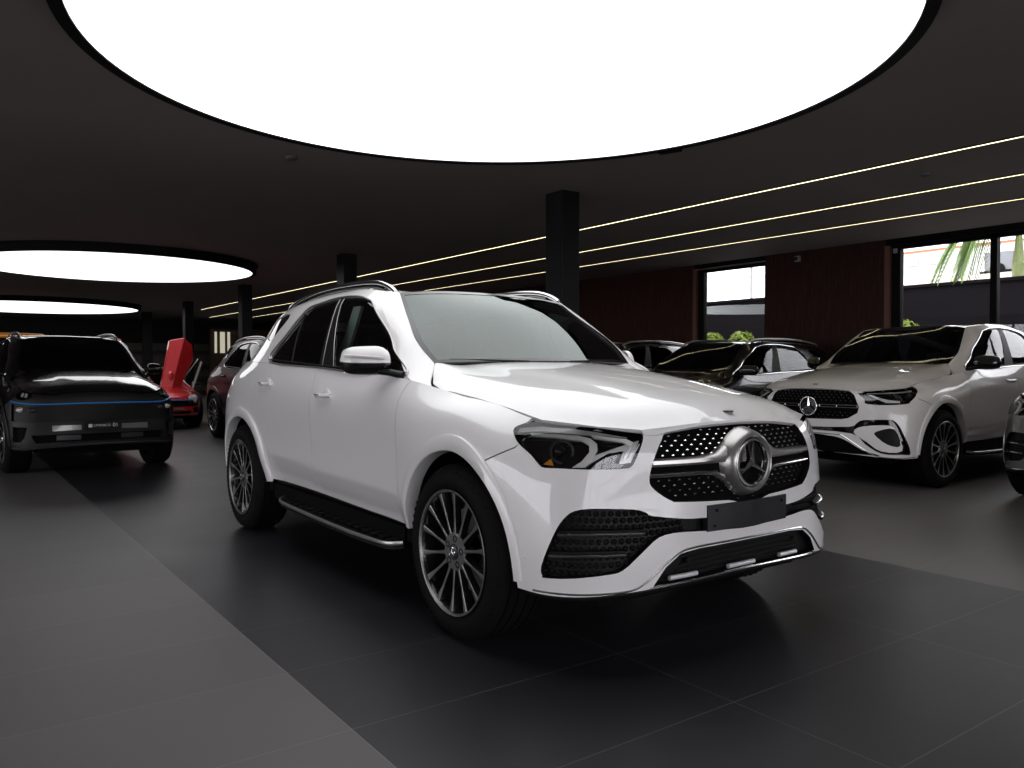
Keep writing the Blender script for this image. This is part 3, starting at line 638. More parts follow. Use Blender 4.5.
P_FENDER = shift(CF, g_) + [(5.19, V1), (5.16, .74), (5.107, .71), (5.06, .66), (5.07, .60)] + [(u - g_, v + g_) for u, v in SEAM[::-1][1:]] + [(4.7, -.02)]
P_FENDER = shift(CF, g_) + [(5.19, V1), (5.14, .70), (5.10, .604)] + [(u - g_, v + g_) for u, v in SEAM[:-1][::-1]] + [(4.8, .2), (4.8, -.02)]
P_BUMP = [(4.62, 0.0)] + [(u + g_, v - g_) for u, v in SEAM] + [(5.12, .62), (5.19, V1 - .03), (5.60, V1 - .03), (5.625, .736), (5.674, .722), (5.741, .744), (5.91, .757), (U1, .763), (U1, 0.0)]
P_NOSE = [(5.62, V1), (5.625, .739), (5.674, .725), (5.741, .747), (5.91, .760), (U1, .766), (U1, V1)]
P_FD = CM_ = shift(CM, g_) + shift(CF, -g_)[::-1]
P_RD = shift(CR, g_) + shift(CM, -g_)[::-1]
P_QP = [(.98, -.0), (.98, V1)] + shift(CR, -g_)[::-1]
P_TG = [(0, .30), (0, V1), (.975, V1), (.975, .55), (.80, .50), (.78, .30)]
P_RB = [(0, .0), (0, .297), (.777, .297), (.80, .495), (.975, .54), (.975, .0)]
TAILL = [(.45, .47), (.45, .60), (.8, .65), (1.16, .665), (1.24, .62), (1.16, .55), (.8, .48)]
HOLE_T = TAILL
GRILLE_H = [(u, v + .014 if v > .7 else v) for u, v in GRILLE]
P_SIDEALL = [(0, 0), (0, V1), (U1, V1), (U1, 0)]
def clipv(poly, lo=0, hi=V1): return [(u, min(max(v, lo), hi)) for u, v in poly]
P_FENDER, P_FD, P_RD, P_QP = map(clipv, (P_FENDER, P_FD, P_RD, P_QP))
G_FULL = [(0, 0), (gs.u1, 0), (gs.u1, gs.v1), (0, gs.v1)]
hx = [(p[0] - .006, p[1] - .006 if p[1] > .02 else 0) for p in hood_edge]
P_HOOD = [(x, y) for x, y in hx] + [(-.545, 0), (-.555, .2), (-.58, .45)] + [(p[0] + .004, p[1] - .004) for p in HOOD_IN[::-1]]
P_ROOF = [(p[0], p[1]) for p in gs.T0[:, -1]] + [(p[0], p[1]) for p in ws.T0[:, -1]] + [(p[0], p[1]) for p in rear.T0[:, -1][::-1]]
P_PANO = [(-1.24, 0), (-1.24, .2), (-1.215, .5), (-1.3, .545), (-2.95, .50), (-3.0, .3), (-3.0, 0)]
P_WS = [(0, 0), (ws.u1, 0), (ws.u1, ws.v1), (0, ws.v1)]

def flare(B, name, cx, side, material, front=True, **k):
    """wheel-arch lip: swept around the wheel and seated on the body side"""
    th = [math.radians(a) for a in np.arange(-4 if front else 3, 178 if front else 184, 3)]
    rr = [(0, -.055), (0, .004), (.05, .014), (.15, .018), (.80, .016), (.95, .013), (1.0, .007), (1.0, -.022)]
    V = []; n = len(rr)
    pts = []; offs = []
    for t in th:
        c_ = math.cos(t); w = (.076 - .040 * max(0, c_) ** 1.6 if front else .074 - .004 * max(0, c_)) - .018 * max(0, -c_) ** 1.2
        for r, o in rr:
            r2 = .451 - (.020 * max(0, c_) ** 2 if front else 0) + r * w; pts.append((cx + r2 * math.cos(t), max(.385 + r2 * math.sin(t), .352)))
            offs.append(o)
    uv = low.inv(np.array(pts), side_f, (1.2, 5.2), clamp=False); P, N = B.at(low, uv[:, 0], np.maximum(uv[:, 1], -.05))
    N2 = N.copy(); P = P + N2 * np.array(offs)[:, None]; P = P * [1, side, 1]
    F = []
    for i in range(len(th) - 1):
        for j in range(n - 1): F.append((i*n+j, i*n+j+1, (i+1)*n+j+1, (i+1)*n+j))
    F += [tuple(range(n)), tuple((len(th)-1)*n + j for j in range(n))]
    mb = MB(); mb.V = [tuple(p) for p in P]; mb.F = F; mb.S = [True] * len(F)
    return mb.build(name, material, B.root, **k)

# ------------------------------------------------------------------ wheel
def star(mb, c, R, axis_x=True, th=.012, n=40, ring=.10):
    """three-pointed star in a ring, facing +x (or +y)"""
    o = MB(); w = R * ring
    prof = [(-th/2, R - w), (-th/2, R), (0, R + w*.15), (th/2, R - w*.3), (th/2, R - w*.8)]
    o.lathe(prof, n, 'x', closed=True)
    for k in range(3):
        a = PI/2 + k * 2*PI/3; d = (math.cos(a), math.sin(a)); e = (-d[1], d[0]); L = R - w*.6; b = R * .13
        q = lambda s, t, h: (h, d[0]*s + e[0]*t, d[1]*s + e[1]*t)
        o.add([q(0, 0, th*.9), q(L, 0, th*.3), q(b*.55, b, -th*.3), q(b*.55, -b, -th*.3)], [(0, 2, 1), (0, 1, 3), (1, 2, 3)])
    M = Matrix.Translation(Vector(c)) @ (Matrix.Identity(4) if axis_x else Matrix.Rotation(PI/2, 4, 'Z'))
    o.xf(M); mb.add(o.V, o.F, True); return mb
def wheel(parent, cx, y_out, side, nsp=14, detail=True, rz=0, R=.388, rr=.278, face=None, W=.27, name='wheel', phase=-.19):
    """tyre with rim, spokes, hub cap, bolts and brake disc as its own pieces; +y is the outside"""
    w = MB(); h = W / 2
    prof = [(-h+.03, rr-.01), (-h+.005, rr+.02), (-h, rr+.055), (-h+.012, R-.03), (-h+.035, R-.006)]
    g = [-.075, -.027, .027, .075] if detail else []
    for gx in g: prof += [(gx-.006, R), (gx-.005, R-.009), (gx+.005, R-.009), (gx+.006, R)]
    if not detail: prof += [(-.05, R), (.05, R)]
    prof += [(h-.035, R-.006), (h-.012, R-.03), (h-.006, R-.05), (h, R-.062), (h-.001, rr+.03), (h-.006, rr+.012), (h-.014, rr+.004)]
    w.lathe(prof, 72 if detail else 40, 'y')
    if detail:
        for k in range(60):   # shoulder blocks
            t = 2*PI*k/60; c_, s_ = math.cos(t), math.sin(t)
            for sg in (1, -1):
                y0, y1 = sg*(h-.055), sg*(h-.008); P = []
                for yy, r_ in ((y0, R-.0005), (y1, R-.033)):
                    for dt in (-.018, .018):
                        for dr in (0, .004): P.append((math.cos(t+dt)*(r_+dr), yy, math.sin(t+dt)*(r_+dr)))
                w.add([P[i] for i in (0, 2, 6, 4, 1, 3, 7, 5)], [(0,3,2,1),(4,5,6,7),(0,1,5,4),(1,2,6,5),(2,3,7,6),(3,0,4,7)])
    o = w.build(name, RUBBER, parent); o.location = (cx, side * (y_out - h), R); o.rotation_euler = (0, 0, rz + (0 if side > 0 else PI))
    face = face or ALU
    # rim barrel and lip
    b = MB(); b.lathe([(h-.012, rr+.004), (h-.004, rr+.002), (h-.003, rr-.006), (h-.012, rr-.012), (h-.03, rr-.018), (-h+.04, rr-.03), (-h+.02, rr+.0)], 64, 'y')
    b.lathe([(-.02, .26), (-.02, .06)], 40, 'y'); rim = b.build('rim', RIMB, o)
    l = MB(); l.lathe([(h-.0045, rr+.001), (h-.002, rr-.002), (h-.004, rr-.009), (h-.012, rr-.012)], 72, 'y'); l.build('rim_lip', face, o, label='polished outer lip of the rim')
    s = MB(); sb = MB(); yf = h - .012
    for k in range(nsp):
        a = phase + 2*PI*k/nsp; prev = None; rows = 8
        for i in range(rows):
            t = i/(rows-1); r = .070 + (rr-.012-.070)*t; sweep = .05*math.sin(t*PI)*0
            hw = .0105 - .0045*math.sin(PI*min(1, t*1.15)) + .004*t**6; y = yf - .012*(1-t)**2 - .003 - .006*math.sin(PI*t)
            ca, sa = math.cos(a+sweep), math.sin(a+sweep)
            row = [(r*ca - sa*q, yy, r*sa + ca*q) for q, yy in ((-hw*1.7, y-.030), (-hw, y-.001), (-hw*.8, y), (hw*.8, y), (hw, y-.001), (hw*1.7, y-.030))]
            if prev:
                s.add([prev[2], prev[3], row[3], row[2]], [(0, 1, 2, 3)])
                s.add([prev[1], prev[2], row[2], row[1]], [(0, 1, 2, 3)]); s.add([prev[3], prev[4], row[4], row[3]], [(0, 1, 2, 3)])
                sb.add([prev[0], prev[1], row[1], row[0]], [(0, 1, 2, 3)]); sb.add([prev[4], prev[5], row[5], row[4]], [(0, 1, 2, 3)])
            prev = row
    s.build('spoke_face', face, o, label='machined silver spoke faces'); sb.build('spoke_side', RIMB, o)
    hb = MB(); hb.lathe([(yf-.020, .085), (yf-.014, .080), (yf-.014, .036), (yf-.012, .034)], 40, 'y'); hb.build('hub', face, o)
    cp = MB(); cp.lathe([(yf-.014, .036), (yf-.007, .034), (yf-.004, .026), (yf-.004, 0)], 28, 'y'); cap = cp.build('center_cap', DGREY if detail else RIMB, o)
    if detail:
        st = MB(); star(st, (0, yf-.002, 0), .024, False, .004, 24, .12); st.build('cap_emblem', CHROME, o)
        for k in range(5):
            a = phase + PI/5 + 2*PI*k/5; n = MB(); c = (.060*math.cos(a), .060*math.sin(a))
            n.lathe([(yf-.017, .015), (yf-.012, .0155), (yf-.012, .011), (yf-.026, .010), (yf-.020, .007), (yf-.020, 0)], 12, 'y', (c[0], 0, c[1])); n.build('wheel_bolt', GLOSSB, o)
        d = MB(); d.lathe([(-.012, .19), (.012, .19), (.012, .075), (-.012, .075)], 48, 'y', closed=True); d.build('brake_disc', STEEL, o)
        c = MB(); c.lathe([(-.03, .195), (-.03, .12), (.03, .12), (.03, .195)], 10, 'y', closed=True, a0=PI*.85, a1=PI*1.2); c.build('brake_caliper', DGREY, o)
    return o
# ------------------------------------------------------------------ car builder
RB_ = [(U1 + .1, -.1), (U1 + .1, V1 + .2), (5.0, V1 + .2), (5.0, -.1)]
C_LAMP = [(5.66, V1+.01), (5.166, V1+.01), (5.07, .744), (5.052, .70), (5.057, 0.664), (5.111, 0.597), (5.17, .55), (5.221, 0.527), (5.556, 0.538), (5.59, 0.60)]
C_GR = [(5.762, .77), (5.698, 0.682), (5.637, 0.491), (5.649, 0.424), (5.735, 0.363), (5.8, .35), (U1+.05, 0.339), (U1+.05, .764), (5.9, .77)]
C_VENT = [(U1+.05, 0.25), (5.73, 0.272), (5.65, .315), (5.59, 0.35), (5.378, 0.36), (5.32, .34), (5.28, 0.295), (5.223, 0.199), (5.14, 0.045), (5.22, 0.035), (5.423, 0.037), (5.561, 0.105), (5.695, 0.205), (U1+.05, 0.222)]
C_BLADE = [(5.675, 0.217), (5.599, 0.283), (5.36, 0.299), (5.28, .19), (5.223, 0.066), (5.424, 0.055), (5.55, 0.128)]
C_DARKV = [(5.49, 0.207), (5.438, 0.25), (5.32, 0.262), (5.25, 0.11), (5.376, 0.12)]
C_LOW = [(U1+.05, 0.171), (5.942, 0.171), (5.772, 0.142), (5.589, 0.049), (5.45, 0.012), (U1+.05, .012)]
C_CHR = [(U1, 0.190), (5.85, .187), (5.773, 0.174), (5.588, 0.064), (5.5, .02), (5.4, 0.004), (5.08, 0.009)]
LK_LAMP = [(5.14, .64), (5.12, V1-.02), (5.36, V1-.02), (5.40, .66), (5.30, .60), (5.2, .60)]
LK_GR = [(5.12, .30), (5.10, .52), (U1+.05, .52), (U1+.05, .30)]
LK_LOW = [(5.45, .06), (5.40, .15), (U1+.05, .15), (U1+.05, .06)]
LK_V = [(5.13, .08), (5.15, .24), (5.36, .24), (5.32, .12), (5.26, .08)]

C_LAMP, C_VENT, C_BLADE, C_LOW, C_DARKV = [smooth_poly(p_, 3) for p_ in (C_LAMP, C_VENT, C_BLADE, C_LOW, C_DARKV)]
def wx(B, P):
    P = np.atleast_2d(np.array(P, float)); return P if B.warp is None else B.warp(P)
def wmb(B, mb, name, m, parent=None, **k):
    mb.V = [tuple(p) for p in wx(B, mb.V)]; return mb.build(name, m, parent or B.root, **k)

def headlight(B, side, poly, top=True, style='gle', hero=False):
    h = B.panel('headlight', 'lampbox' + style, low, poly, [], GLOSSB, side, off=-.045, lip=-.040, label='headlight with dark housing')
    if style == 'gle':
        B.panel('chrome_reflector', 'ltop', low, L_TOP, [], LENSG, side, h, off=-.008, lip=.010, res=.02, label='long silver band along the lamp top')
        B.panel('light_strip', 'ldrl1', low, L_DRL1, [], LENSW, side, h, off=-.006, lip=.012, res=.02, label='hooked white light strip')
        B.panel('light_strip', 'ldrl2', low, L_DRL2, [], LENSW, side, h, off=-.006, lip=.012, res=.02, label='short inner white light strip')
        B.panel('reflector_fan', 'lfan', low, L_FAN, [], LENSG, side, h, off=-.014, lip=.01, res=.02, label='ribbed silver inner reflector')
        for q in range(4):
            a = 5.515 + q * .019; B.line('reflector_rib', low, [(a, .56), (a + .045, .665)], .0022, LENSW, side, h, off=-.012, dense=2, n=6)
        P, N = B.at(low, [5.262], [.60], -.040); c = P[0] * [1, side, 1]
        m = MB(); m.sphere((0, 0, 0), (.026, .036, .030), 20, 12); o = m.build('projector_lens', GLOSSB, h); o.location = tuple(c)
        m = MB(); m.lathe([(-.004, .047), (.006, .050), (.006, .042), (-.004, .040)], 28, 'x', closed=True); o = m.build('projector_ring', DGREY, h)
        o.location = tuple(c + np.array([.006, 0, 0])); o.rotation_euler = (0, 0, side * .75)
        B.panel('amber_marker', 'lamb', low, [(5.19, .515), (5.225, .55), (5.235, .515)], [], AMBER, side, h, off=-.03, lip=.01, res=.02)
    elif style == 'coupe':
        B.panel('light_strip', 'cdrl', low, [(5.545, .70), (5.575, .70), (5.50, .625), (5.40, .56), (5.27, .55), (5.27, .575), (5.38, .60), (5.46, .64)], [], LENSW, side, h, off=-.012, lip=.01, res=.02)
        B.panel('light_strip', 'cdrl2', low, [(5.12, .72), (5.58, .735), (5.58, .72), (5.13, .70)], [], LENSG, side, h, off=-.012, lip=.01, res=.02)
        for u in (5.17, 5.30):
            P, N = B.at(low, [u], [.645], -.03); m = MB(); m.sphere((0, 0, 0), .032, 16, 10); o = m.build('projector_lens', DGREY, h); o.location = tuple(P[0] * [1, side, 1])
    else:
        for u in (5.21, 5.27):
            B.panel('light_strip', 'k%.2f' % u, low, [(u, .67), (u - .01, .765), (u + .03, .765), (u + .035, .67)], [], LENSW, side, h, off=-.012, lip=.01, res=.03)
    B.panel('lamp_cover', 'lampglass' + style, low, poly, [], GL_LAMP, side, h, off=-.002, lip=0, label='clear lamp cover')

def grille_gle(B, poly, hero, style):
    g = B.panel('grille', 'gr' + style, low, poly, [], MATTE, sym=True, off=-.036, lip=0, label='black diamond-pattern grille')
    # bright pins in staggered rows
    zq = wx(B, [(.8, 0, .80)])[0][2]
    P0 = np.array(front_uv([(.02, .66)])); pts = []
    dy, dz = (.050, .0205) if hero else (.05, .03)
    r = 0; z = .652
    while z < .99:
        y = (dy / 2 if r % 2 else 0)
        while y < .475: pts.append((y, z)); y += dy
        z += dz; r += 1
    uv = np.array(front_uv(pts)); pc_ = np.array([5.95, .55]); k = pip(uv, np.array([(pc_ + (np.array(q) - pc_) * [.94, .90]) if q[0] < U1 else q for q in poly]))
    kk = np.array([(abs(z - .80) > .044) and (math.hypot(y, z - .805) > (.135 if hero else .10)) for y, z in pts]); uv = uv[k & kk]
    P, N = B.at(low, uv[:, 0], uv[:, 1], -.024); mbs = {}; a = (.006, .0105, .0046) if hero else (.006, .010, .007)
    for p in P:
        for sd in ((1, -1) if p[1] > .004 else (1,)):
            x, y, z = p * [1, sd, 1]
            mb = mbs.setdefault((sd, z > zq), MB()); mb.add([(x+a[0], y, z), (x, y+a[1], z), (x, y, z+a[2]), (x, y-a[1], z), (x, y, z-a[2]), (x-.008, y, z)], [(0,1,2),(0,2,3),(0,3,4),(0,4,1),(5,2,1),(5,3,2),(5,4,3),(5,1,4)])
    for mb in mbs.values(): mb.build('grille_pins', CHROME, g, label='rows of small bright pins')
    zc = .805; ys = [.515, .45, .36, .27, .19, .14] if hero else [.50, .4, .3, .2, .12]
    uvb = np.array(front_uv([(y, zc) for y in ys])); Pb, _ = B.at(low, uvb[:, 0], uvb[:, 1], -.012)
    if hero:
        for sd in (1, -1):
            m = MB()
            def sweep(prof, ctr):   # prof: (dx, dz) loop, ctr: (x, y, z, scale)
                n = len(prof); base = len(m.V)
                for (x, y, z, s) in ctr:
                    for dx, dz_ in prof: m.V.append((x + dx, sd * y, z + dz_ * s))
                for i in range(len(ctr) - 1):
                    for j in range(n): m.F.append((base+i*n+j, base+i*n+(j+1) % n, base+(i+1)*n+(j+1) % n, base+(i+1)*n+j)); m.S.append(True)
                m.F.append(tuple(base + j for j in range(n))); m.S.append(False)
            wd_ = [1, 1, 1, 1.03, 1.35, 2.3]
            sweep([(-.03, .032), (0, .031), (.010, .026), (.012, .012), (.002, .002), (-.03, .002)], [(p[0], p[1], p[2] + .006, s) for p, s in zip(Pb, wd_)])
            sweep([(-.03, -.024), (-.002, -.024), (.004, -.030), (-.002, -.037), (-.03, -.038)], [(p[0], p[1], p[2] + .002, s) for p, s in zip(Pb, [1, 1, 1, 1, 1.2, 1.9])])
            m.build('grille_bar', SATIN, g, label='satin silver twin bar of the grille')
            m = MB(); m.tube([(p[0] + .006, sd * p[1], p[2] - .026) for p in Pb[:-1]], .0045, 8); m.build('bar_chrome_strip', CHROME, g)  # thin chrome strip along the lower half of the twin bar
        x0 = .858
        m = MB(); m.lathe([(-.05, .150), (-.028, .143), (.000, .134), (.018, .124), (.022, .117), (.016, .110), (.006, .107), (-.002, .107)], 64, 'x', (x0, 0, zc)); m.build('emblem_ring', SATIN, g, label='satin silver cup round the emblem')
        m = MB(); m.lathe([(.004, .107), (.002, .100), (.0, .095), (0, 0)], 64, 'x', (x0, 0, zc)); m.build('emblem_backing', GLOSSB, g)
        m = MB(); star(m, (x0 + .012, 0, zc), .100, True, .014, 56, .085); m.build('star_emblem', CHROME, g, label='chrome three-pointed star in a ring')
    else:
        for sd in (1, -1):
            m = MB(); m.tube([(p[0]+.008, sd*p[1], p[2]+.012) for p in Pb], .0045, 6); m.tube([(p[0]+.008, sd*p[1], p[2]-.012) for p in Pb], .0045, 6)
            for p in Pb[::2]: m.box((p[0], sd*p[1]-.004, p[2]-.012), (p[0]+.01, sd*p[1]+.004, p[2]+.012))
            m.build('grille_bar', CHROME, g)
        m = MB(); m.lathe([(-.03, .094), (.0, .092), (0, 0)], 40, 'x', (.850, 0, zc)); m.build('emblem_backing', GLOSSB, g)
        m = MB(); star(m, (.862, 0, zc), .098, True, .014, 40, .085); m.build('star_emblem', CHROME, g, label='chrome three-pointed star in a ring')

def interior(B, detail):
    m = MB(); m.box((-1.05, -.70, .60), (-.62, .70, 1.10)); m.box((-.92, -.66, 1.09), (-.60, .66, 1.14)); wmb(B, m, 'dashboard', INTER, bevel=.02)
    for x, y in ((-1.55, .38), (-1.55, -.38), (-2.45, .40), (-2.45, -.40)):
        m = MB(); m.hull([(x-.25, y-.24, .55), (x+.28, y-.24, .55), (x+.28, y+.24, .55), (x-.25, y+.24, .55), (x-.25, y-.24, .70), (x+.28, y-.24, .74), (x+.28, y+.24, .74), (x-.25, y+.24, .70)])
        m.hull([(x-.30, y-.23, .66), (x-.14, y-.23, .66), (x-.14, y+.23, .66), (x-.30, y+.23, .66), (x-.48, y-.19, 1.26), (x-.38, y-.19, 1.26), (x-.38, y+.19, 1.26), (x-.48, y+.19, 1.26)])
        m.hull([(x-.47, y-.12, 1.29), (x-.39, y-.12, 1.29), (x-.39, y+.12, 1.29), (x-.47, y+.12, 1.29), (x-.50, y-.11, 1.44), (x-.42, y-.11, 1.44), (x-.42, y+.11, 1.44), (x-.50, y+.11, 1.44)])
        wmb(B, m, 'seat', INTER, bevel=.03)
    if detail:
        m = MB(); m.lathe([(0.17 * math.cos(t) * 0 + .015 * math.cos(t), .18 + .015 * math.sin(t)) for t in np.linspace(0, 2*PI, 9)[:-1]], 32, 'x', closed=True)
        m.box((-.02, -.17, -.02), (.0, .17, .02)); m.xf(Matrix.Translation((-1.12, .38, 1.02)) @ Matrix.Rotation(.4, 4, 'Y')); wmb(B, m, 'steering_wheel', INTER)
        m = MB(); m.hull([(-1.19, -.05, 1.60), (-1.12, -.06, 1.57), (-1.12, .06, 1.57), (-1.19, .05, 1.60), (-1.22, -.05, 1.64), (-1.17, -.06, 1.63), (-1.17, .06, 1.63), (-1.22, .05, 1.64)])
        m.hull([(-1.20, -.12, 1.53), (-1.18, -.12, 1.53), (-1.18, .12, 1.53), (-1.20, .12, 1.53), (-1.22, -.125, 1.59), (-1.20, -.125, 1.59), (-1.20, .125, 1.59), (-1.22, .125, 1.59)]); m.build('interior_mirror', DGREY, B.root, bevel=.008)
        for s in (1, -1):
            m = MB(); m.hull([(-1.68, s*.79, 1.15), (-1.53, s*.79, 1.15), (-1.53, s*.81, 1.15), (-1.68, s*.81, 1.15), (-1.60, s*.67, 1.58), (-1.49, s*.67, 1.58), (-1.49, s*.69, 1.58), (-1.60, s*.69, 1.58)]); m.build('pillar_trim', TRIM, B.root)

def mirror(B, side, paint, hero, folded=False):
    # an ear-shaped shell on a short arm; local shape then placed at the door corner
    m = MB(); rows = 12; n = 20; c = (-.735, 1.015, 1.245)
    V = []; F = []
    def prof(t):   # t across car (0 inner .. 1 outer)
        hgt = .078 * (1 - .55 * max(0, (t - .62) / .38) ** 2) * (1 - .45 * max(0, (.16 - t) / .16) ** 2)
        return hgt
    def shell(z0, z1, mt, nm, par, tw=1.0):
        mb = MB(); R = 14; K = 11
        for i in range(R):
            t = i / (R - 1); y = .905 + .225 * t; e = math.sqrt(max(0, 1 - (abs(2*t-1)) ** 4.5)); h = .085 * e * (1.0 - .12 * t); d = .075 * e ** .8 * (1 - .25 * t); xc = -.70 - .11 * t
            for k in range(K):
                a = z0 + (z1 - z0) * k / (K - 1)
                mb.V.append((xc + d * math.cos(a) * tw, y, 1.235 + h * math.sin(a) * (1 if a > 0 else .86) ))
        for i in range(R-1):
            for k in range(K-1): mb.F.append((i*K+k, i*K+k+1, (i+1)*K+k+1, (i+1)*K+k)); mb.S.append(True)
        if folded:
            ca, sa = math.cos(1.05), math.sin(1.05); mb.V = [(-.80 + (x+.66)*ca - (y-.93)*sa, .93 + (x+.66)*sa*.3 + (y-.93)*ca, z) for x, y, z in mb.V]
        mb.V = [(x, side * y, z) for x, y, z in mb.V]
        return wmb(B, mb, nm, mt, par)
    base = shell(-PI*.62, -.07, GLOSSB if hero else BLACKP, 'side_mirror', None)
    shell(-.10, PI*.62, paint, 'mirror_cap', base)
    mb = MB(); mb.V = [(-.80, side*.925, 1.17), (-.80, side*1.11, 1.18), (-.83, side*1.10, 1.30), (-.79, side*.93, 1.31), (-.70, side*.92, 1.24)]; mb.F = [(0, 1, 2, 3)]; mb.S = [False]
    mb2 = MB(); mb2.tube([(-.60, side*.875, 1.165), (-.66, side*.92, 1.180), (-.70, side*.965, 1.185)], [.035, .030, .026], 10, .6); wmb(B, mb2, 'mirror_arm', PLAST, base)
    if not folded: wmb(B, mb, 'mirror_glass', CHROME, base)
    if hero and not folded:
        q = [(-.70 - .11*t + (.075 * (math.sqrt(max(0, 1-(abs(2*t-1))**4.5)))**.8 * (1-.25*t)) * .985 + .003, side * (.905 + .225*t), 1.247 + .018 * (t)) for t in np.linspace(.22, .97, 12)]
        m3 = MB(); m3.tube(q, [.004] + [.0075]*10 + [.006], 8, 1.2); m3.build('turn_signal', LENSG, base, label='thin silver indicator strip')

def handle(B, side, x, z, paint, hero):
    u = side_uv([(x, z), (x + .10, z + .006), (x - .10, z - .004), (x + .02, z)], A_U)
    if hero:
        P, N = B.at(low, [u[3][0]], [u[3][1]], .0); m = MB(); m.sphere((0, 0, 0), (.060, .009, .048), 24, 10); rec = m.build('handle_recess', SATIN if 0 else paint, B.root); rec.location = tuple(P[0] * [1, side, 1] + np.array([0, -side*.004, 0]))
    pts = [u[2], ((u[2][0]*3+u[0][0])/4, u[0][1]+.002), u[0], u[1]]; P, N = B.at(low, [p[0] for p in pts], [p[1] for p in pts], [.004, .022, .024, .008])
    m = MB(); Q = P * [1, side, 1]; m.tube([tuple(q) for q in smooth_poly([tuple(q) for q in Q], 5, False)], .013, 10, .9, up=(0, 1, 0)); h = m.build('door_handle', paint, B.root)
    if hero:
        m = MB(); m.tube([tuple(q + np.array([0, side*.011, .004])) for q in Q[1:3]], .004, 8); m.build('handle_trim', CHROME, h)

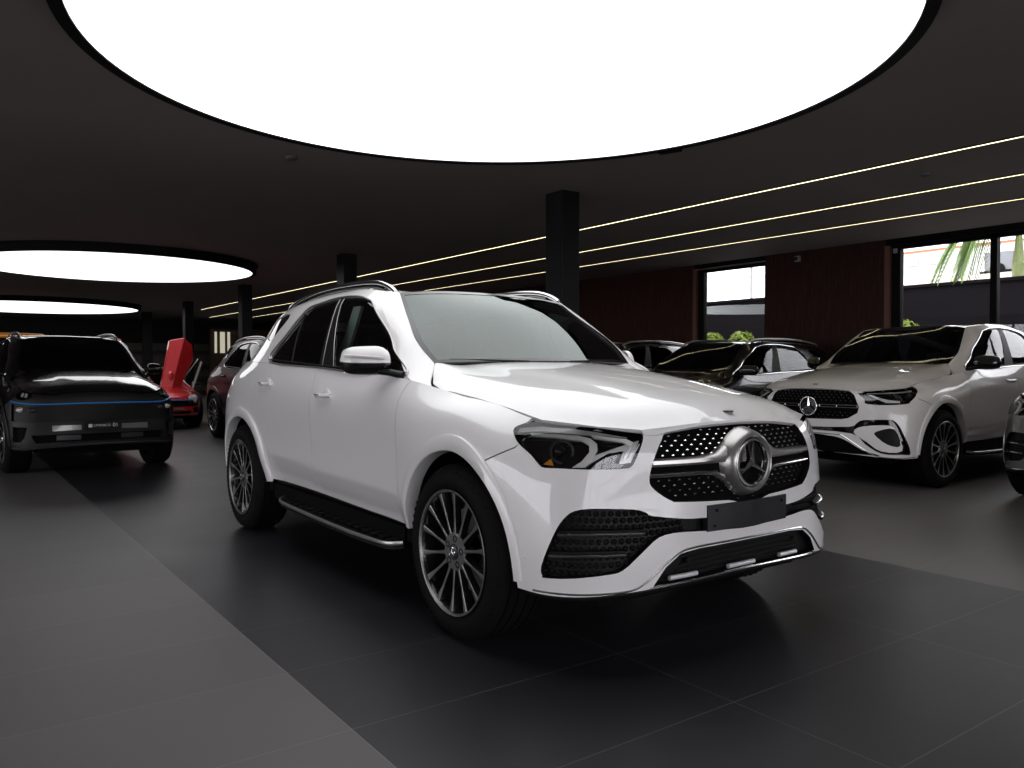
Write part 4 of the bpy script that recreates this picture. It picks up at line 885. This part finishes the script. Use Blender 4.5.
def car(name, label, loc, rz, paint, style='gle', warp=None, res=.035, detail=True, group=None, nsp=14, glassm=None, wR=.388, trimm=None, rails=True, face=None, rims=None, cat='car', rear_parts=True, pillar=None, bumperm=None):
    hero = detail == 2
    root = empty(name, (loc[0], loc[1], 0), rz, label=label, cat=cat, group=group)
    B = Body(root, warp, res); dk = glassm or GL_DK; trimm = trimm or SATIN
    lamp, grl, vent, lowg = {'gle': (LAMP, GRILLE_H, VENT, LOWG), 'coupe': (C_LAMP, C_GR, C_VENT, C_LOW), 'lynk': (LK_LAMP, LK_GR, LK_V, LK_LOW)}[style]
    lampv = LAMPV if style == 'gle' else clipv(lamp, 0, V1 - .004)
    hs = [lamp, grl, vent, lowg]; clipu = lambda poly: [(min(u, U1), min(max(v, 0), V1)) for u, v in poly]
    # dark inner body so that panel gaps and arches read as depth
    B.panel('inner_shell', 'shell' + style, low, P_SIDEALL, [ARCH_F, ARCH_R] + hs, MATTE, sym=True, off=-.022, lip=0, res=max(res, .06))
    m = MB(); m.box((-3.75, -.64, .24), (.62, .64, .34)); m.box((-2.45, -.90, .30), (-.55, .90, .40)); m.box((-3.9, -.62, .33), (.70, .62, .60))
    for s in (1, -1):
        for cx in (0, -2.995): m.lathe([(s*.60, .44), (s*.60, .475), (s*.885, .475), (s*.885, .455)], 24, 'y', (cx, 0, .385), closed=False, a0=0, a1=PI)
    m.box((.44, -.80, .34), (.50, .80, .56)); m.box((-.52, -.9, .34), (-.46, .9, .8)); m.box((-2.55, -.9, .34), (-2.47, .9, .8))
    wmb(B, m, 'underbody', MATTE)
    # hood, bumper, fenders, doors
    hd = B.panel('hood', 'hood', hoodF, P_HOOD, [], paint, sym=True, lip=.02)
    B.panel('hood_nose', 'nose' + style, low, P_NOSE, [grl] if style == 'coupe' else [], paint, parent=hd, sym=True, lip=.02)
    if style != 'lynk':
        m = MB(); zb = hoodF.raw(np.array([.735]), np.array([0.]))[0, 2]; m.disc((.738, 0, zb + .001), .024, 20, 'z', .008); wmb(B, m, 'hood_badge', DGREY, hd)
    bp = B.panel('front_bumper', 'bump' + style, low, P_BUMP, [ARCH_F] + hs, bumperm or paint, sym=True, lip=.038, lipm=PLAST)
    for s in (1, -1):
        B.panel('front_fender', 'fen' + style, low, P_FENDER, [ARCH_F, lamp], paint, s)
        fd = B.panel('front_door', 'fd', low, P_FD, [ARCH_F], paint, s)
        rd = B.panel('rear_door', 'rd', low, P_RD, [ARCH_R], paint, s)
        B.panel('rear_quarter_panel', 'qp', low, P_QP, [ARCH_R, TAILL], paint, s)
        B.panel('tail_light', 'tl', low, TAILL, [], REDL, s, off=-.004, lip=.02)
        B.panel('windshield_pillar', 'pil', pil, [(0, 0), (pil.u1, 0), (pil.u1, pil.v1), (0, pil.v1)], [], pillar or paint, s, lip=0)
        B.panel('greenhouse_frame', 'gf', gs, G_FULL, [DLO, QW], pillar or paint, s, lip=.012)
        DB = [(-.5, -.1), (1.895, -.1), (1.885, .7), (-.5, .7)]; DF = [(2.045, -.1), (4, -.1), (4, .7), (1.955, .7)]
        B.panel('rear_side_window', 'rw', gs, DLO, [[(1.87, -.1), (5, -.1), (5, .8), (1.87, .8)]], dk, s, off=-.008, lip=0, label='dark tinted rear side window')
        B.panel('front_side_window', 'fw', gs, DLO, [[(2.02, -.1), (1.95, .8), (-1, .8), (-1, -.1)]], GL_SIDE if hero else dk, s, off=-.008, lip=0)
        B.panel('door_pillar_cover', 'bp', gs, DLO, [[(1.86, -.1), (1.86, .8), (-1, .8), (-1, -.1)], [(2.035, -.1), (5, -.1), (5, .8), (1.955, .8)]], PLAST, s, off=-.004, lip=0, label='black pillar between the side windows')
        if hero:
            for L in ([(1.902, .03), (1.90, .28), (1.893, .505)], [(2.028, .03), (1.995, .28), (1.962, .525)]): B.line('pillar_edge', gs, L, .0022, SATIN, s, off=-.002)
        if hero: B.line('window_divider', gs, [(1.457, .026), (1.40, .22), (1.346, .42)], .007, PLAST, s, off=-.004)
        B.panel('rear_quarter_window', 'qw', gs, QW, [], dk, s, off=-.008, lip=0)
        B.line('window_trim', gs, [(u, v) for u, v in DLO], .0065, trimm, s, off=.003, closed=True, dense=3)
        B.line('window_seal', gs, [(1.05, .030), (1.9, .026), (2.628, .034)], .010, PLAST, s, off=.0, dense=4, flat=.6)
        B.panel('rocker_panel', 'rocker', low, [(2.15, -.115), (2.15, .012), (4.22, .012), (4.22, -.115)], [ARCH_F, ARCH_R], PLAST, s, off=-.026, lip=.02)
        for cx in (0, -2.995): flare(B, 'wheel_arch_trim', cx, s, paint if style != 'lynk' else PLAST, cx == 0)
        mirror(B, s, (paint if style == 'gle' and paint is WHITE else BLACKP), hero, folded=hero and s > 0)
        handle(B, s, -1.43, 1.035, paint, hero); handle(B, s, -2.46, 1.085, paint, hero)
        m = MB()
        if rails:
            rp = [(-1.19, .612, 1.645), (-1.26, .612, 1.680), (-1.38, .612, 1.712), (-1.52, .612, 1.728), (-1.75, .612, 1.738), (-2.1, .61, 1.741), (-2.45, .60, 1.730), (-2.8, .58, 1.700), (-3.0, .56, 1.672), (-3.1, .54, 1.65)]
            rp = [(x, s * y, z) for x, y, z in smooth_poly(rp, 4, False)]; m.tube(rp, .013, 10, 1.2); rl = wmb(B, m, 'roof_rail', CHROME if hero else SATIN)
            m = MB(); m.tube([(x, y, z - .026) for x, y, z in rp[6:-3]], .014, 8, .8); wmb(B, m, 'rail_base', GLOSSB, rl)
        if hero or style == 'coupe':   # running board with bright edge and rubber treads
            pth = [(-2.28, .88, .335), (-2.18, .955, .330), (-1.95, .972, .322), (-1.2, .975, .314), (-.85, .972, .316), (-.62, .958, .322), (-.56, .90, .328)]
            o_ = [(x, s*y, z) for x, y, z in smooth_poly(pth, 4, False)]; m = MB(); nb = len(o_)
            m.V = [p for p in o_] + [(p[0], s*.80, p[2]+.002) for p in o_] + [(p[0], p[1], p[2]-.035) for p in o_] + [(p[0], s*.80, p[2]-.035) for p in o_]
            for i in range(nb-1): m.F += [(i, i+1, nb+i+1, nb+i), (2*nb+i, 2*nb+i+1, i+1, i), (2*nb+i, 2*nb+i+1, 3*nb+i+1, 3*nb+i)]; m.S += [True]*3
            rbd = m.build('running_board', PLAST, root)
            m = MB(); m.tube([(x, y + s*.004, z - .006) for x, y, z in o_], .007, 8, 1.5); m.build('step_edge', SATIN, rbd, label='bright metal edge of the step')
            if hero:
                for k in range(16):
                    xa = -2.15 + k*.1; m = MB(); m.box((xa, min(s*.86, s*.95), .329), (xa + .06, max(s*.86, s*.95), .336)); m.build('step_tread', RUBBER, rbd, bevel=.004)
    # glass and roof
    B.panel('windshield', 'ws', ws, [(.02, .015), (ws.u1, .015), (ws.u1, ws.v1 - .02), (.02, ws.v1 - .02)], [], res=.09, material=GL_WS if style != 'lynk' and hero else dk, sym=True, off=.0, lip=0)
    B.panel('windshield_frame', 'wsf', ws, P_WS, [[(.030, .025), (ws.u1+.1, .025), (ws.u1+.1, ws.v1 - .035), (.030, ws.v1 - .035)]], GLOSSB, sym=True, off=.002, lip=.012)
    rf = B.panel('roof', 'roof', roofF, P_ROOF, [], paint if pillar is None else BLACKP, sym=True, lip=0)
    B.panel('headliner', 'hl', roofF, P_ROOF, [], INTER, sym=True, off=-.035, lip=0, res=.15)
    B.panel('glass_roof_panel', 'pano', roofF, P_PANO, [], GLOSSB, sym=True, off=.004, lip=.008, label='black glass roof panel')
    tg = B.panel('tailgate', 'tg', low, P_TG, [TAILL], paint, sym=True)
    B.panel('rear_window', 'rwn', rear, [(.12, .06), (rear.u1, .06), (rear.u1, .32), (.12, .32)], [], dk, sym=True, off=-.004, lip=0, parent=tg)
    B.panel('tailgate_frame', 'tgf', rear, [(0, 0), (rear.u1, 0), (rear.u1, rear.v1), (0, rear.v1)], [[(.12, .06), (rear.u1+.1, .06), (rear.u1+.1, .32), (.12, .32)]], paint, sym=True, parent=tg)
    B.panel('rear_bumper', 'rb', low, P_RB, [TAILL, ARCH_R], paint, sym=True)
    interior(B, hero)
    for s in (1, -1): headlight(B, s, lampv, style=style, hero=hero)
    if style != 'lynk': grille_gle(B, clipv([(min(u, U1), v) for u, v in (GRILLE_H if style == 'gle' else grl)], 0, V1), hero, style)
    # intakes
    if style == 'gle':
        v = B.panel('air_intake', 'vent', low, clipu(VENT), [], PLAST, sym=True, off=-.036, lip=0, label='black honeycomb intake band across the bumper')
        if hero:   # honeycomb ribs
            for side in (1, -1):
                m = MB()
                for r in range(9):
                    pts = [(5.14 + .03*i + (.015 if r % 2 else 0), .075 + r*.029) for i in range(22)]
                    pts = np.array(pts); kk = pip(pts, np.array(VENT)); P, N = B.at(low, pts[:, 0], pts[:, 1], -.030); P = P * [1, side, 1]
                    for p, q in zip(P, kk):
                        if q: m.add([(p[0]+.012, p[1], p[2]), (p[0], p[1]+.013, p[2]), (p[0], p[1]+.006, p[2]+.011), (p[0], p[1]-.006, p[2]+.011), (p[0], p[1]-.013, p[2]), (p[0], p[1]-.006, p[2]-.011), (p[0], p[1]+.006, p[2]-.011)], [(0,1,2),(0,2,3),(0,3,4),(0,4,5),(0,5,6),(0,6,1)])
                m.build('intake_mesh', PLAST, v)
        for s in (1, -1):
            for L in (V_S1, V_S2):
                B.line('intake_blade', low, L, .0075, CHROME, s, v, off=-.004, dense=6, label='chrome blade in the side intake')
                B.line('blade_backing', low, [(a, b + .006) for a, b in L], .014, PLAST, s, v, off=-.024, dense=6)
        lg = B.panel('lower_grille', 'lowg', low, clipu(LOWG), [], PLAST, sym=True, off=-.036, lip=0, label='black lower grille opening')
        for q in range(5): B.line('grille_slat', low, [(5.735 + q*.02, .022 + q*.022), (5.9, .022 + q*.024), (U1, .022 + q*.0245)], .004, PLAST, 1, lg, off=-.030, sym=True, dense=6)
        for y0, y1 in ((-.455, -.305), (-.115, .055), (.235, .36)):
            s = 1 if y0 > 0 else -1
            m = MB(); ym = (y0 + y1)/2
            P = [front_uv([(abs(y) if abs(y) > .001 else .001, .372)])[0] for y in (y0, ym, y1)]; Q = [B.at(low, [p[0]], [p[1]], -.004)[0][0] for p in P]
            m.tube([(q[0], y, q[2]) for q, y in zip(Q, (y0, ym, y1))], .010, 8, 1.0); m.build('skid_insert', BRALU, lg, bevel=.0, label='short chrome insert in the lower grille')
        B.line('bumper_trim', low, CHR, .0055, CHROME, parent=bp, sym=True, dense=4, label='chrome line round the lower grille')
        B.line('bumper_lip', low, [(5.60, .002), (5.8, .002), (U1, .002)], .0065, CHROME, parent=bp, sym=True, dense=6)
        B.line('lip_base', low, [(5.08, -.004), (5.4, -.006), (5.62, -.006), (5.9, -.006), (U1, -.006)], .013, PLAST, parent=bp, sym=True, dense=6, off=-.012)
        # plate holder
        pts = [(y, z) for y in (0, .09, .18, .255, .26) for z in (.5365, .645)]; m = MB(); xs = []
        for y in (0, .13, .255): xs.append(.872 - .018 * (y/.26)**2)
        V = []
        for sd in (1, -1):
            for i in range(2):
                y0, y1 = (0, .13, .26)[i:i+2]; x0, x1 = xs[i:i+2]
                m.hull([(x0-.03, sd*y0, .5365), (x0, sd*y0, .5365), (x1, sd*y1, .5365), (x1-.03, sd*y1, .5365), (x0-.03, sd*y0, .645), (x0, sd*y0, .645), (x1, sd*y1, .645), (x1-.03, sd*y1, .645)])
        pl = m.build('number_plate_holder', PLATEM, bp, bevel=.003)
        if hero:
            for y, z in ((.215, .622), (-.215, .622), (-.225, .558)):
                m = MB(); m.disc((.8615 if z > .6 else .861, y, z), .006, 12, 'x', .006); m.build('holder_screw', GLOSSB, bp)
            for u, v_ in ((5.10, .12), (5.80, .085)):
                P, N = B.at(low, [u], [v_], .0 if u < 5.5 else -.01)
                for s in (1, -1): m = MB(); m.sphere((0, 0, 0), .011, 12, 8); o = m.build('parking_sensor', paint if u < 5.5 else PLAST, bp); o.location = tuple(P[0]*[1, s, 1] - N[0]*[1, s, 1]*.008)
            for s in (1, -1):
                m = MB(); m.tube([(-.50, .10*s + .3, 1.236), (-.56, .3 + .02*s, 1.250), (-.60, s*.45 - .05, 1.262)] if 0 else [(-.505, s*.15, 1.238), (-.545, s*.40, 1.243), (-.60, s*.60, 1.246)], .007, 6); m.build('wiper', PLAST, root)
    elif style == 'coupe':
        v = B.panel('air_intake', 'cvent', low, clipu(C_VENT), [], GLOSSB, sym=True, off=-.036, lip=0)
        for s in (1, -1):
            bl = B.panel('intake_blade', 'cbl', low, C_BLADE, [], paint, s, v, off=-.010, lip=.02, res=.03, label='painted blade inside the intake')
            B.panel('intake_slot', 'cdv', low, C_DARKV, [], PLAST, s, v, off=-.007, lip=.01, res=.03)
        B.panel('lower_grille', 'clow', low, clipu(C_LOW), [], MATTE, sym=True, off=-.036, lip=0)
        B.line('bumper_trim', low, C_CHR, .0055, CHROME, parent=bp, sym=True, dense=4)
    else:
        g = B.panel('grille', 'lgr', low, clipu(LK_GR), [], PLAST, sym=True, off=-.020, lip=-.01)
        B.line('blue_light_strip', low, [(5.06, .555), (5.3, .553), (5.7, .55), (U1, .55)], .006, mat('blue_light_strip', (.01, .09, .25), .2, emit=((.02, .22, .65), .22)), 1, g, off=.002, sym=True, dense=4, label='thin blue strip across the nose')
        for s in (1, -1):
            for u in (5.25, 5.42):
                P, N = B.at(low, [u], [.46], -.015); m = MB(); m.sphere((0, 0, 0), (.02, .045, .030), 14, 8); o = m.build('fog_lamp', LENSG if u < 5.3 else DGREY, g); o.location = tuple(P[0] * [1, s, 1])
            B.panel('air_intake', 'lkv', low, LK_V, [], MATTE, s, off=-.036, lip=0)
            B.panel('bumper_insert', 'lki%d' % 1, low, [(5.62, .19), (5.62, .26), (5.93, .26), (5.93, .20)], [], GREYP, s, off=.004, lip=.006)
        B.panel('lower_grille', 'lkl', low, clipu(LK_LOW), [], MATTE, sym=True, off=-.036, lip=0)
        for s in (1, -1): B.panel('fog_panel', 'lkf', low, [(5.66, .075), (5.66, .135), (5.93, .135), (5.93, .075)], [], DGREY, s, off=-.03, lip=.01)
        B.line('chin_trim', low, [(5.1, .015), (5.5, .02), (U1, .02)], .010, DGREY, parent=bp, sym=True, dense=5)
    # wheels seat on the warped track
    for cx in (0, -2.995):
        for s in (1, -1):
            p = wx(B, [(cx, .972, .385)])[0]
            wheel(root, p[0], p[1] , s, nsp, hero or detail == 1, 0, R=wR, rr=.278 * wR / .388, face=face)
    return root, B
# ------------------------------------------------------------------ the cars
hero_root, heroB = car('suv', 'large white SUV in the middle under the big ceiling disc, empty black plate holder', (2.811, 3.031), -PI/2, WHITE, 'gle', None, .032, 2)
def w_coupe(P):
    P = P.copy(); x, z = P[:, 0], P[:, 2]
    t = np.clip((-x - 1.9) / 1.9, 0, 1); zz = np.clip((z - 1.2) / .5, 0, 1.2)
    P[:, 2] = z + .012 * np.clip(z, 0, 1) - zz * .5 * .62 * t ** 1.6 - .012 * zz
    return P
car('coupe_suv', 'white coupe SUV with dark windshield parked tail to the wood wall at the right', (8.142, 4.907), PI, mat('pearl_white_paint', (.84, .80, .79), .35, 0, coat=1.0, coat_rough=.02), 'coupe', w_coupe, .05, 1, rails=False, glassm=GL_TINT, face=SATIN, trimm=CHROME)
def w_scale(sx=1, sy=1, sz=1, x0=0):
    return lambda P: P * np.array([sx, sy, sz]) + np.array([x0, 0, 0])
car('dark_estate', 'black estate with bright roof rails just behind the white coupe SUV', (8.35, 8.03), PI, BLACKP, 'coupe', w_scale(.97, .97, .93), .07, 0, glassm=GL_TINT, group='black cars by the wood wall', face=SATIN, trimm=CHROME)
car('dark_estate', 'black car farthest along the wood wall, only its roof showing beside the other black estate', (8.5, 10.75), PI, BLACKP, 'coupe', w_scale(.97, .97, .95), .07, 0, glassm=GL_TINT, group='black cars by the wood wall', face=SATIN, trimm=CHROME)
lroot, lB = car('compact_suv', 'black compact SUV at the left facing the camera, blue strip over its grille', (1.49, 10.76), -1.53, BLACKP, 'lynk', w_scale(.92, .912, .948), .05, 1, face=GREYP, trimm=CHROME, nsp=10, bumperm=mat('dark_grey_bumper', (.0065, .0065, .007), .5, spec=.3))
car('black_suv', 'black SUV in the back, half hidden by the rear corner of the white SUV', (4.78, 11.05), -PI/2, mat('soft_black_paint', (.004, .004, .0045), .4, coat=.35, coat_rough=.05, spec=.3), 'gle', w_scale(1, .97, .965), .07, 0, face=SATIN, trimm=CHROME)
car('grey_suv', 'grey car at the right edge of the photo, only its front corner in view', (8.30, 2.38), PI, GREYP, 'gle', w_scale(.98, .97, .97), .07, 0, trimm=CHROME)
# plate on the compact SUV
m = MB(); m.box((.815, -.17, .505), (.832, .17, .60)); pl = m.build('number_plate', PLAST, lroot, bevel=.002, label='black plate with white lettering')
def text(name, s, size, loc, parent, material, rot=(PI/2, 0, PI/2), depth=.001, ax='CENTER', **k):
    c = bpy.data.curves.new(name, 'FONT'); c.body = s; c.size = size; c.extrude = depth; c.align_x = ax; c.align_y = 'CENTER'
    o = bpy.data.objects.new(name, c); COL.objects.link(o); bpy.context.view_layer.update()
    me = bpy.data.meshes.new_from_object(o.evaluated_get(bpy.context.evaluated_depsgraph_get())); bpy.data.objects.remove(o)
    me.materials.clear(); me.materials.append(material); n = bpy.data.objects.new(name, me); n.location = loc; n.rotation_euler = rot
    return link(n, parent, **k)
PLW = mat('plate_lettering', (.7, .7, .7), .5)
text('plate_lettering', 'LYNK&CO', .037, (.833, -.008, .553), pl, PLW)
text('plate_number', '01', .058, (.833, .128, .553), pl, PLW, depth=.0015)
m = MB(); m.box((.831, -.145, .535), (.834, -.108, .571)); m.build('plate_mark', PLW, pl)

# red sports car with its doors swung up, seen between the compact SUV and the black SUV
def w_sport(P):
    P = P.copy(); x, y, z = P[:, 0].copy(), P[:, 1], P[:, 2]
    zl = np.clip(z, 0, 1.1) / 1.1; zu = np.clip(z - 1.1, 0, 1) / .65
    P[:, 2] = .06 + zl * (.66 + .10 * np.clip((-x - .3) / 2, 0, 1)) + zu * .40
    P[:, 0] = x * .93 + .05; P[:, 1] = y * (1.0 - .22 * np.clip((x + .4) / 1.1, 0, 1)); return P
sroot, sB = car('sports_car', 'low red sports car with doors swung upward behind the compact SUV', (3.45, 16.9), -PI/2, REDP, 'lynk', w_sport, .08, 0, face=GREYP, rails=False, wR=.35)
for s in (1, -1): sB.panel('headlight_lens', 'splens', low, smooth_poly([(5.13, .50), (5.09, .66), (5.16, .755), (5.40, .74), (5.44, .56)], 3), [], LENSG, s, off=.004, lip=.01, label='large pale headlight lens')
for s in (1, -1):   # the raised doors: a folded slab each, hinged at the front pillar
    A, B_, C_, D_, E_, F_, G_ = (-.42, .45, 1.74), (-.30, .70, 1.79), (-.46, .90, 1.64), (-.50, .93, 1.33), (-.42, .60, .70), (-.45, .27, .76), (-.28, .44, .72)
    fr = [(x, s*y, z) for x, y, z in (A, B_, C_, D_, E_, F_, G_)]; bk = [(x - .11, y * .99, z) for x, y, z in fr]
    m = MB(); m.add(fr + bk, [(0, 1, 6, 5), (1, 2, 3, 4, 6), (7, 8, 13, 12), (8, 9, 10, 11, 13)] + [(a, b, b + 7, a + 7) for a, b in ((0, 1), (1, 2), (2, 3), (3, 4), (4, 6), (6, 5), (5, 0))])
    d = m.build('raised_door', REDP, sroot, bevel=.02, label='red door swung up')
    m = MB(); m.sphere((-.26, s*.42, 1.02), (.05, .055, .09), 12, 8); m.tube([(-.36, s*.44, .90), (-.28, s*.43, .96)], .02, 6); m.build('door_mirror', REDP, d)
    m = MB(); m.tube([(-.50, s*.84, .56), (-.55, s*1.10, 1.30)], .030, 8); m.build('door_frame_bar', SATIN, d, label='silver edge bar of the raised door')
    m = MB(); m.tube([(-.50, s*.66, .86), (-.54, s*1.03, 1.36)], .010, 8); m.build('gas_strut', SATIN, d)
